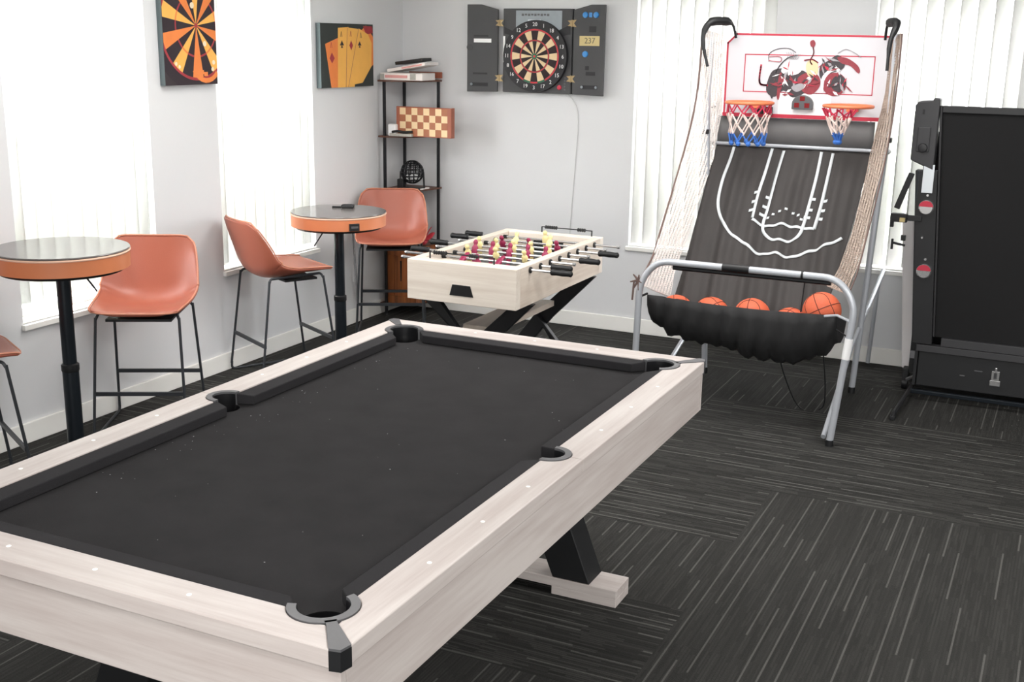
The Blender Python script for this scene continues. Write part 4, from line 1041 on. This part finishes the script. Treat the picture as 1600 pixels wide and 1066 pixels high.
pst([(-1.335, 1.84), (-1.325, 1.80), (-1.34, 1.76), (-1.33, 1.74)], 0.006, 1, 19)
blob([(-1.348, 1.855), (-1.332, 1.865), (-1.32, 1.85), (-1.325, 1.83), (-1.342, 1.832)], 1, 20)
pst([(-1.37, 1.76), (-1.33, 1.765), (-1.30, 1.75)], 0.006, 2, 21)
pst([(-1.20, 1.80), (-1.16, 1.82), (-1.11, 1.80), (-1.08, 1.78)], 0.003, 3, 22)
random.seed(12)
kk = 24
for (cx_, cz_, sx_, sz_, nb) in ((-1.46, 1.645, .085, .060, 34), (-1.235, 1.735, .055, .035, 16), (-1.20, 1.64, .05, .045, 16), (-1.33, 1.66, .045, .06, 14)):
    for q in range(nb):
        u = cx_ + random.gauss(0, sx_ * .5); v = cz_ + random.gauss(0, sz_ * .5); a = random.uniform(0, PI); l_ = random.uniform(.010, .036); w_ = random.uniform(.002, .008)
        m_ = random.choice([0, 0, 1, 1, 3, 4, 2]); dx_, dz_ = math.cos(a) * l_, math.sin(a) * l_; ex, ez = -math.sin(a) * w_, math.cos(a) * w_
        kk += 1; yk = ya - .00003 * kk - .0024
        art.add([(u - dx_, yk, v - dz_), (u + ex, yk, v + ez), (u + dx_, yk, v + dz_), (u - ex, yk, v - ez)], [(0, 1, 2, 3)], m_)
art.build('print', ['ink', 'dred', 'red', 'greyink', 'white', 'cream'], bb)
MB().box((-1.465, YBd - .0012, 1.832), (-1.362, YBd - .0002, 1.882)).build('blank_label', 'white', bb)
wpn = MB(); strip(wpn, [(-1.44, 1.53), (-1.27, 1.53)], 0.12, YBd - .0012); wpn.build('lower_panel', 'white', bb)
# electronic scorer
pl = [(-1.416, 1.505), (-1.305, 1.505)] + [(-1.3605 + .0555 * math.cos(q), 1.535 + .045 * math.sin(q)) for q in [PI * i / 12 for i in range(13)]]
sc = MB().prism(pl, YBd - 0.03, YBd - .0045, 'y').build('scorer', 'casting', bb, bevel=0.003)
mb = MB()
for (u, v) in ((-1.361, 1.562), (-1.389, 1.527), (-1.335, 1.527)): mb.box((u - .013, YBd - .0315, v - .012), (u + .013, YBd - .0302, v + .012))
mb.build('digit_window', mat('digit_red', (120, 18, 22), 0.3), sc)
# hanging panel and ramp
XA, XB = -1.828, -0.985
P0 = Vector((0, 6.45, 1.30)); DV = Vector((0, -0.70, -0.80)).normalized(); NV = Vector((0, -0.80, 0.70)).normalized()
rows = []
for j in range(2): rows.append([(XA + (XB - XA) * i / 30, 6.452 + .002 * math.sin(i * 1.9), 1.452 - j * 0.150) for i in range(31)])
o = MB().grid(rows).build('upper_panel', 'fpanel', arc_, smooth=True, angle=180); sd = o.modifiers.new('t', 'SOLIDIFY'); sd.thickness = 0.004
rows = []; random.seed(21)
ph = [random.uniform(0, 6.28) for _ in range(4)]
NR, NC = 26, 90
def wr(x, s):
    e = min(1, (s) / 0.25); g_ = x + 0.04 * math.sin(s * 2.4 + 1)
    return (0.005 + .015 * e) * (0.5 * math.sin(g_ * 46 + ph[0]) + 0.32 * math.sin(g_ * 83 + ph[1] + s) + 0.25 * math.sin(g_ * 27 + ph[2] + 2 * s))
def ramp_pt(x, s, lift=0.0):
    sag = -0.02 * math.sin(PI * min(max(s / 1.06, 0), 1))
    p = P0 + DV * s + NV * (wr(x, s) + sag + lift); return Vector((x, p.y, p.z))
for i in range(NR + 1):
    s = 1.063 * i / NR; xb = XB - 0.06 * (s / 1.063)
    rows.append([ramp_pt(XA + (xb - XA) * j / NC, s) for j in range(NC + 1)])
o = MB().grid(rows).build('ramp', 'fabric', arc_, smooth=True, angle=180); sd = o.modifiers.new('t', 'SOLIDIFY'); sd.thickness = 0.003
ramp = o
ARC = [(-1.725, 0.019), (-1.73, 0.105), (-1.742, 0.225), (-1.741, 0.334), (-1.728, 0.408), (-1.696, 0.478), (-1.646, 0.547), (-1.596, 0.586), (-1.54, 0.624), (-1.477, 0.665), (-1.421, 0.678), (-1.363, 0.672), (-1.308, 0.682), (-1.262, 0.684), (-1.222, 0.657), (-1.177, 0.625), (-1.118, 0.6), (-1.067, 0.564), (-1.045, 0.54)]
U1 = [(-1.511, 0.022), (-1.517, 0.199), (-1.525, 0.324), (-1.525, 0.470)]
U1b = [(-1.525, 0.479), (-1.481, 0.494), (-1.419, 0.501), (-1.369, 0.490), (-1.314, 0.494), (-1.259, 0.505), (-1.196, 0.495)]
U1c = [(-1.196, 0.495), (-1.19, 0.36), (-1.188, 0.231), (-1.185, 0.025)]
U2 = [(-1.448, 0.026), (-1.46, 0.212), (-1.464, 0.384), (-1.468, 0.489), (-1.45, 0.543), (-1.401, 0.586), (-1.341, 0.588), (-1.284, 0.578), (-1.259, 0.54), (-1.252, 0.477), (-1.248, 0.365), (-1.243, 0.187), (-1.245, 0.025)]
DD = [(-1.45, 0.448), (-1.424, 0.429), (-1.393, 0.41), (-1.36, 0.397), (-1.323, 0.409), (-1.291, 0.429), (-1.269, 0.455)]
TT = [(-1.535, 0.308), (-1.536, 0.366), (-1.541, 0.419), (-1.471, 0.32), (-1.475, 0.381), (-1.48, 0.434), (-1.237, 0.32), (-1.24, 0.388), (-1.244, 0.436), (-1.179, 0.315), (-1.18, 0.375), (-1.183, 0.427)]
mb = MB(); NVv = NV
def ribbon(pts, w):
    sm = smooth_path([(a, b, 0) for a, b in pts], 8); rows = [[], []]
    for i, p in enumerate(sm):
        t_ = (sm[min(i + 1, len(sm) - 1)] - sm[max(i - 1, 0)]).normalized(); n_ = Vector((-t_.y, t_.x, 0)) * w / 2
        for k, sgn in ((0, 1), (1, -1)):
            q = p + n_ * sgn; rows[k].append(ramp_pt(q.x, q.y, 0.005))
    mb.grid(rows)
for P_ in (ARC, U1, U1b, U1c, U2): ribbon(P_, 0.0155)
for (x, s) in DD: ribbon([(x - .0075, s), (x + .0075, s)], 0.014)
for (x, s) in TT:
    sg_ = -1 if x < -1.36 else 1; ribbon([(x - .016, s), (x + .016, s)], 0.018)
o = mb.build('court_line', 'line', ramp, smooth=True, angle=180); sd = o.modifiers.new('t', 'SOLIDIFY'); sd.thickness = 0.0008
label_part(o, 'white painted court lines on the black ramp')
# ball trough
cs = [(5.490, 0.612), (5.489, 0.56), (5.489, 0.50), (5.505, 0.435), (5.56, 0.375), (5.63, 0.352), (5.70, 0.375), (5.735, 0.42), (5.752, 0.47), (5.765, 0.505)]
rows = []
for i in range(61):
    f = i / 60; x = -1.868 + (-0.93 + 1.868) * f
    sag = math.sin(PI * f) ** 0.6; row = []
    KS = [(0, .30), (.1, .72), (.25, .86), (.42, .90), (.55, 1.14), (.75, 1.16), (.9, .85), (1, .35)]
    for (fa, va), (fb, vb) in zip(KS, KS[1:]):
        if fa <= f <= fb: u_ = (f - fa) / (fb - fa); u_ = u_ * u_ * (3 - 2 * u_); sg2 = va + (vb - va) * u_
    for k, (y, z) in enumerate(cs):
        top = 0.612 - z; zz = 0.612 - top * (0.42 + 0.62 * sg2) + (0.008 * math.sin(f * 75 + k * .7) + .005 * math.sin(f * 140 + k)) * min(1, k / 2)
        if k < 3: zz -= 0.014 * math.sin(PI * f)
        yy = y + 0.012 * math.sin(f * 62 + k * .9) * min(1, k / 2) * (1 if k < 8 else 0) + (0.02 * (1 - sag) if k > 2 and k < 7 else 0)
        row.append((x, yy, zz))
    rows.append(row)
o = MB().grid(rows).build('ball_trough', 'fabric2', arc_, smooth=True, angle=180); sd = o.modifiers.new('t', 'SOLIDIFY'); sd.thickness = 0.004; sd.offset = 1
tr_ = o
for xe, sgn in ((-1.868, 1), (-0.93, -1)):
    i_ = 0 if sgn > 0 else 60
    MB().add([rows[i_][k] for k in range(len(cs))], [tuple(range(len(cs)))]).build('end_flap', 'fabric2', tr_)
MB().tube([(-1.885, 5.40, 0.612), (-1.868, 5.485, 0.618)], 0.006, 8).build('strap', 'black', tr_, smooth=True)
MB().tube([(-0.84, 5.40, 0.605), (-0.93, 5.49, 0.612), (-0.99, 5.488, 0.602)], 0.007, 8).build('support_rod', 'silver', arc_, smooth=True)
MB().tube([(-0.85, 5.40, 0.53), (-0.93, 5.49, 0.545)], 0.004, 6).build('strap', 'black', arc_, smooth=True)
MB().tube([(-1.10, 5.485, 0.61), (-1.09, 5.485, 0.79)], 0.003, 6).build('strap', 'black', arc_, smooth=True)
MB().tube(smooth_path([(-1.26, 5.75, 0.37), (-1.22, 5.80, 0.20), (-1.15, 5.9, 0.012), (-1.05, 5.95, 0.008), (-1.01, 5.8, 0.15), (-1.0, 5.6, 0.40)], 6), 0.0035, 6).build('loose_strap', 'black', arc_, smooth=True)
# white tag on right front leg
MB().tube([(-0.852, 5.400, 0.53), (-0.861, 5.400, 0.43)], TR_ + .0025, 14).build('paper_tag', 'white', arc_, smooth=True)
# side nets
def net(side, Apts, Bpts, matn, n, m_, th, lab):
    Aa = smooth_path(Apts, n); Bb = smooth_path(Bpts, n); k = min(len(Aa), len(Bb)); rows = []
    for i in range(k):
        fa = i / (k - 1) * (len(Aa) - 1); fb = i / (k - 1) * (len(Bb) - 1)
        a = Aa[int(fa)]; b = Bb[int(fb)]
        rows.append([a.lerp(b, j / m_) + Vector((0.006 * math.sin(j * 1.3 + i * .2), 0, 0)) for j in range(m_ + 1)])
    o = MB().grid(rows).build('side_net', matn, arc_); w = o.modifiers.new('wire', 'WIREFRAME'); w.thickness = th; w.use_even_offset = False; w.use_boundary = True
    label_part(o, lab); return o
Lc = [(-1.88, 6.232, 1.913), (-1.88, 6.215, 1.698), (-1.88, 6.159, 1.499), (-1.88, 5.98, 1.243), (-1.88, 5.712, 0.939), (-1.88, 5.582, 0.793), (-1.88, 5.46, 0.66)]
Lb = [(-1.80, 6.36, 1.88), (-1.80, 6.40, 1.60), (-1.82, 6.42, 1.38), (-1.83, 6.38, 1.22), (-1.84, 6.14, 0.95), (-1.85, 5.95, 0.75), (-1.85, 5.78, 0.55)]
net(-1, Lc, Lb, 'netside', 22, 44, 0.0052, 'whitish side net on the left of the ramp')
Rc = [(-0.873, 6.25, 1.90), (-0.873, 6.25, 1.70), (-0.878, 6.22, 1.46), (-0.88, 6.05, 1.20), (-0.885, 5.80, 0.95), (-0.89, 5.64, 0.80), (-0.905, 5.54, 0.71)]
Rb = [(-0.925, 6.36, 1.84), (-0.935, 6.40, 1.60), (-0.975, 6.42, 1.38), (-0.985, 6.36, 1.20), (-0.995, 6.10, 0.92), (-1.01, 5.93, 0.76), (-1.035, 5.74, 0.70)]
net(1, Rc, Rb, 'nettan', 16, 26, 0.0062, 'tan bunched side net on the right of the ramp')
MB().tube(smooth_path(Lc[:-1] + [(-1.885, 5.42, 0.70)], 6), 0.0055, 6).build('edge_cord', 'cordb', arc_, smooth=True)
MB().tube(smooth_path([(v[0] + .01, v[1] - .005, v[2]) for v in Rc], 6), 0.004, 6).build('edge_cord', 'cordb', arc_, smooth=True)
mbk = MB()
for k in range(6):
    a = 2 * PI * k / 6; mbk.tube([(-1.885, 5.395, 0.70), (-1.885 - .03 * math.cos(a) - .01, 5.385, 0.70 + .045 * math.sin(a) - .01)], [0.007, 0.003], 6)
mbk.tube([(-1.905, 5.385, 0.69), (-1.91, 5.385, 0.60)], 0.005, 6)
mbk.build('knot', 'cordb', arc_)
# hoops
def hoop(cx, cy, cz, tilt=0.0):
    R = Matrix.Rotation(tilt, 3, 'Y'); c = Vector((cx, cy, cz)); r_ = 0.122
    ring = [c + R @ Vector((r_ * math.cos(q), r_ * math.sin(q), 0)) for q in [2 * PI * i / 40 for i in range(40)]]
    h = MB().tube(ring, 0.0085, 10, closed=True).build('hoop', 'orange', arc_, smooth=True)
    MB().box((cx - .03, cy + r_ - .004, cz - .035), (cx + .03, YBd - .0045, cz + .008)).build('hoop_bracket', 'orange', h, bevel=0.003)
    return h
h1 = hoop(-1.612, 6.27, 1.537); h2 = hoop(-1.098, 6.27, 1.537)
MB().box((-1.60, YBd - .03, 1.475), (-1.57, YBd - .0045, 1.50)).build('sensor', 'black', bb, bevel=0.002)
MB().box((-1.560, YBd - .025, 1.470), (-1.520, YBd - .0046, 1.512)).build('sensor', 'black', bb, bevel=0.002)
def netcone(h, cx, cy, zt, zb, rt, rbm, cols, n=10, blue=True, tw=0.0):
    lv = [0, .25, .5, .75, 1.0]
    parts = {'netr': MB(), 'netw': MB(), 'netb': MB()}
    for i in range(n):
        for sg_ in (1, -1):
            pts = []
            for k, f in enumerate(lv):
                rr = rt * (1 - f) + rbm * f + 0.006 * random.uniform(-1, 1); a = 2 * PI * (i + (0.5 * sg_ * (k % 2))) / n + tw * f
                pts.append(Vector((cx + rr * math.cos(a), cy + rr * math.sin(a), zt + (zb - zt) * f + random.uniform(-.006, .006) * (k > 0))))
            for k in range(4):
                key = cols[k]; parts[key].tube([pts[k], pts[k + 1]], 0.0042, 5)
    if blue:
        for i in range(n):
            a = 2 * PI * (i + .0) / n + tw; parts['netb'].sphere((cx + rbm * math.cos(a), cy + rbm * math.sin(a), zb), 0.014, 8)
    for key, m_ in parts.items():
        if m_.v: label_part(m_.build('net', key, h), {'netr': 'red cord band of the net', 'netw': 'white cord band of the net', 'netb': 'blue cord tip of the net'}[key])
random.seed(4)
netcone(h1, -1.612, 6.27, 1.53, 1.325, 0.118, 0.088, ['netr', 'netw', 'netw', 'netb'])
netcone(h2, -1.135, 6.25, 1.525, 1.355, 0.085, 0.010, ['netr', 'netw', 'netw', 'netb'], 8, True, 1.5)
# balls
def ball(c, label, rot):
    r_ = 0.095; o = MB().sphere(c, r_, 32).build('basketball', 'ball', smooth=True, angle=180); tag(o, label, 'basketball', 'basketballs in the trough')
    return o
def ball_thing(c, label, R):
    r_ = 0.092; root = thing('basketball', label, 'basketball', (c[0], c[1], c[2] - r_), 0, 'basketballs in the trough')
    MB().sphere(c, r_, 32).build('skin', 'ball', root, smooth=True, angle=180)
    mb = MB(); C0 = Vector(c)
    for a in (0, PI / 2): mb.tube([C0 + R @ (Vector((math.cos(q) * math.cos(a), math.cos(q) * math.sin(a), math.sin(q))) * (r_ + .0002)) for q in [2 * PI * i / 40 for i in range(40)]], 0.0016, 5, closed=True)
    for sgn in (1, -1):
        mb.tube([C0 + R @ (Vector((math.cos(.62 + .25 * math.cos(2 * q)) * math.cos(q), math.cos(.62 + .25 * math.cos(2 * q)) * math.sin(q), sgn * math.sin(.62 + .25 * math.cos(2 * q)))) * (r_ + .0002)) for q in [2 * PI * i / 48 for i in range(48)]], 0.0016, 5, closed=True)
    mb.build('seam', 'seamb', root)
    return root
RE = lambda a, b: Matrix.Rotation(math.radians(a), 3, 'X') @ Matrix.Rotation(math.radians(b), 3, 'Z')
ball_thing((-1.755, 5.620, 0.505), 'orange basketball at the left end of the trough, mostly hidden', RE(30, 20))
ball_thing((-1.570, 5.6150, 0.515), 'orange basketball second from the left in the black trough', RE(60, 50))
ball_thing((-1.362, 5.610, 0.532), 'large-looking orange basketball in the middle of the black trough', RE(85, 8))
ball_thing((-1.178, 5.635, 0.500), 'low orange basketball tucked between the middle and right-end ones', RE(20, 70))
ball_thing((-1.024, 5.605, 0.600), 'orange basketball at the right end of the trough under the tan net', RE(75, 30))

# ------------------------------------------------------------------ folded table tennis table
pp = thing('folded_tennis_table', 'black table tennis table folded upright at the right edge of the frame', 'table tennis table', (0.0, 6.6, 0))
LX0, LX1 = -0.655, 0.87
XS = lambda z: LX0 + (1.525 - z) * 0.068
lf = MB().prism([(XS(.345), .345), (LX1, .345), (LX1, 1.515), (XS(1.515), 1.515)], 6.440, 6.458, 'y').build('front_leaf', 'panel', pp)
fr = MB(); fr.box((LX0, 6.425, 1.515), (LX1, 6.470, 1.550)); fr.prism([(XS(.345) - .012, .345), (XS(.345), .345), (XS(1.55), 1.55), (XS(1.55) - .012, 1.55)], 6.425, 6.470, 'y'); fr.box((LX1, 6.425, 0.345), (LX1 + .02, 6.47, 1.55))
fr.build('leaf_frame', 'dplast', lf, bevel=0.003)
MB().box((-0.54, 6.415, 0.300), (LX1, 6.470, 0.344)).build('lower_rail', 'plast', lf, bevel=0.002)
MB().box((-0.66, 6.412, 0.262), (LX1, 6.47, 0.298)).build('lower_rail', 'plast', lf, bevel=0.002)
col = MB().prism([(-0.787, 1.27), (-0.668, 1.22), (-0.668, 1.585), (-0.700, 1.588), (-0.705, 1.575), (-0.772, 1.568), (-0.787, 1.55)], 6.41, 6.49, 'y').build('corner_guard', 'plast', pp, bevel=0.006)
MB().box((-0.762, 6.402, 1.315), (-0.700, 6.4095, 1.440)).build('catch', 'plast', col, bevel=0.008)
MB().box((-0.748, 6.407, 1.505), (-0.738, 6.4095, 1.530)).build('slot', 'black', col)
MB().lathe([(0.024, 0), (0.021, -0.008), (0.01, -0.010)], (-0.730, 6.401, 1.335), 18, axis='y').build('catch_knob', 'dplast', col, smooth=True)
XC = lambda z: -0.787 + (1.55 - z) * 0.080
MB().prism([(XC(.30), .30), (XS(.30) - .013, .30), (XS(1.218) - .013, 1.218), (XC(1.218) + .004, 1.218)], 6.42, 6.49, 'y').build('side_column', 'black', pp, bevel=0.004)
MB().box((-0.742, 6.418, 1.06), (-0.736, 6.4195, 1.215)).build('column_edge', 'bluem', pp)
MB().box((-0.716, 6.411, 1.105), (-0.662, 6.4195, 1.250)).build('label_plate', 'label', pp, bevel=0.001)
for z in (1.030, 0.695):
    kx = -0.683 if z > .9 else -0.662
    kb = MB().lathe([(0.038, 0), (0.038, -0.018), (0.032, -0.026)], (kx, 6.419, z), 24, axis='y').build('knob', 'chrome', pp, smooth=True)
    MB().prism([(kx + .035 * math.cos(q), z + .006 + .031 * math.sin(q)) for q in [PI * i / 12 for i in range(13)]], 6.3905, 6.3928, 'y').build('knob_face', 'red', kb)
    MB().lathe([(0.008, 0), (0.006, -0.006)], (kx, 6.419, z + 0.062), 12, axis='y').build('screw', 'chrome', pp, smooth=True)
for z in (0.87,): MB().lathe([(0.007, 0), (0.005, -0.006)], (-0.69, 6.419, z), 12, axis='y').build('screw', 'chrome', pp, smooth=True)
# arm brackets towards the left
ar = MB(); ar.obox((-0.775, 6.45, 1.20), (-0.835, 6.45, 1.01), 0.03, 0.012, (0, 1, 0)); ar.box((-0.860, 6.43, 0.940), (-0.776, 6.47, 0.985)); ar.box((-0.770, 6.40, 0.955), (-0.70, 6.4095, 0.985)); ar.box((-0.860, 6.44, 0.91), (-0.842, 6.46, 0.9395))
ar.build('arm', 'black', pp, bevel=0.003)
MB().box((-0.812, 6.425, 0.944), (-0.784, 6.4295, 0.965)).build('spring', 'lcd', pp)
ar = MB(); ar.obox((-0.775, 6.46, 0.815), (-0.845, 6.46, 0.826), 0.012, 0.012); ar.obox((-0.842, 6.46, 0.846), (-0.842, 6.46, 0.79), 0.012, 0.012, (1, 0, 0)); ar.box((-0.80, 6.45, 0.84), (-0.776, 6.47, 0.87)); ar.build('arm', 'black', pp, bevel=0.002)
# rear leaf edge
rl = MB().prism([(-0.690, .10), (.80, .10), (.80, 1.40), (-0.765, 1.40)], 6.72, 6.738, 'y').build('rear_leaf', 'panel', pp)
MB().prism([(-0.756, .085), (-0.694, .085), (-0.770, .935), (-0.832, .935)], 6.690, 6.760, 'y').build('apron', 'alu', rl, bevel=0.008)

# lower box, base, feet
lb = MB().box((-0.648, 6.432, 0.068), (0.86, 6.60, 0.258)).build('storage_case', 'black', pp, bevel=0.005)
lt = MB(); lt.box((-0.275, 6.420, 0.128), (-0.235, 6.4315, 0.200)); lt.box((-0.280, 6.418, 0.120), (-0.228, 6.4315, 0.150)); lt.tube([(-0.255, 6.424, 0.19), (-0.255, 6.424, 0.218)], 0.007, 8)
lt.build('latch', 'chrome', lb, bevel=0.003)
MB().box((-0.262, 6.4155, 0.16), (-0.248, 6.4195, 0.192)).build('latch_hook', 'plast', lb)
mb = MB()
mb.box((-0.43, 6.4295, 0.15), (-0.405, 6.4318, 0.156)); mb.box((-0.36, 6.4295, 0.185), (-0.32, 6.4318, 0.190)); mb.build('vent_mark', 'casting', lb)
MB().box((-0.69, 6.42, 0.215), (-0.665, 6.45, 0.255)).build('bolt', 'casting', pp, bevel=0.003)
MB().box((-0.665, 6.425, 0.07), (-0.650, 6.60, 0.36)).build('case_bracket', 'black', pp)
bs = MB().obox((-0.665, 6.39, 0.046), (0.86, 6.39, 0.046), 0.025, 0.022); bs.build('base_bar', 'bluem', pp, bevel=0.003)
MB().tube(fillet([(-0.670, 6.66, 0.04), (-0.672, 6.35, 0.046), (-0.690, 5.98, 0.030), (-0.694, 5.955, 0.012)], 0.05), 0.012, 10).build('base_arm', 'dplast', pp, smooth=True)
MB().box((-0.706, 5.945, 0.0), (-0.680, 6.00, 0.022)).build('foot', 'black', pp, bevel=0.004)
MB().lathe([(0.035, -0.014), (0.035, 0.014)], (-0.718, 6.58, 0.035), 20, axis='x').build('caster', 'black', pp, smooth=True)
MB().box((-0.735, 6.55, 0.036), (-0.701, 6.62, 0.12)).build('caster_fork', 'black', pp, bevel=0.004)
MB().box((-0.705, 6.56, 0.10), (-0.655, 6.60, 0.36)).build('case_bracket', 'black', pp)
MB().tube([(-0.70, 6.50, 0.075), (-0.66, 6.45, 0.11)], 0.010, 8).build('strut', 'casting', pp, smooth=True)
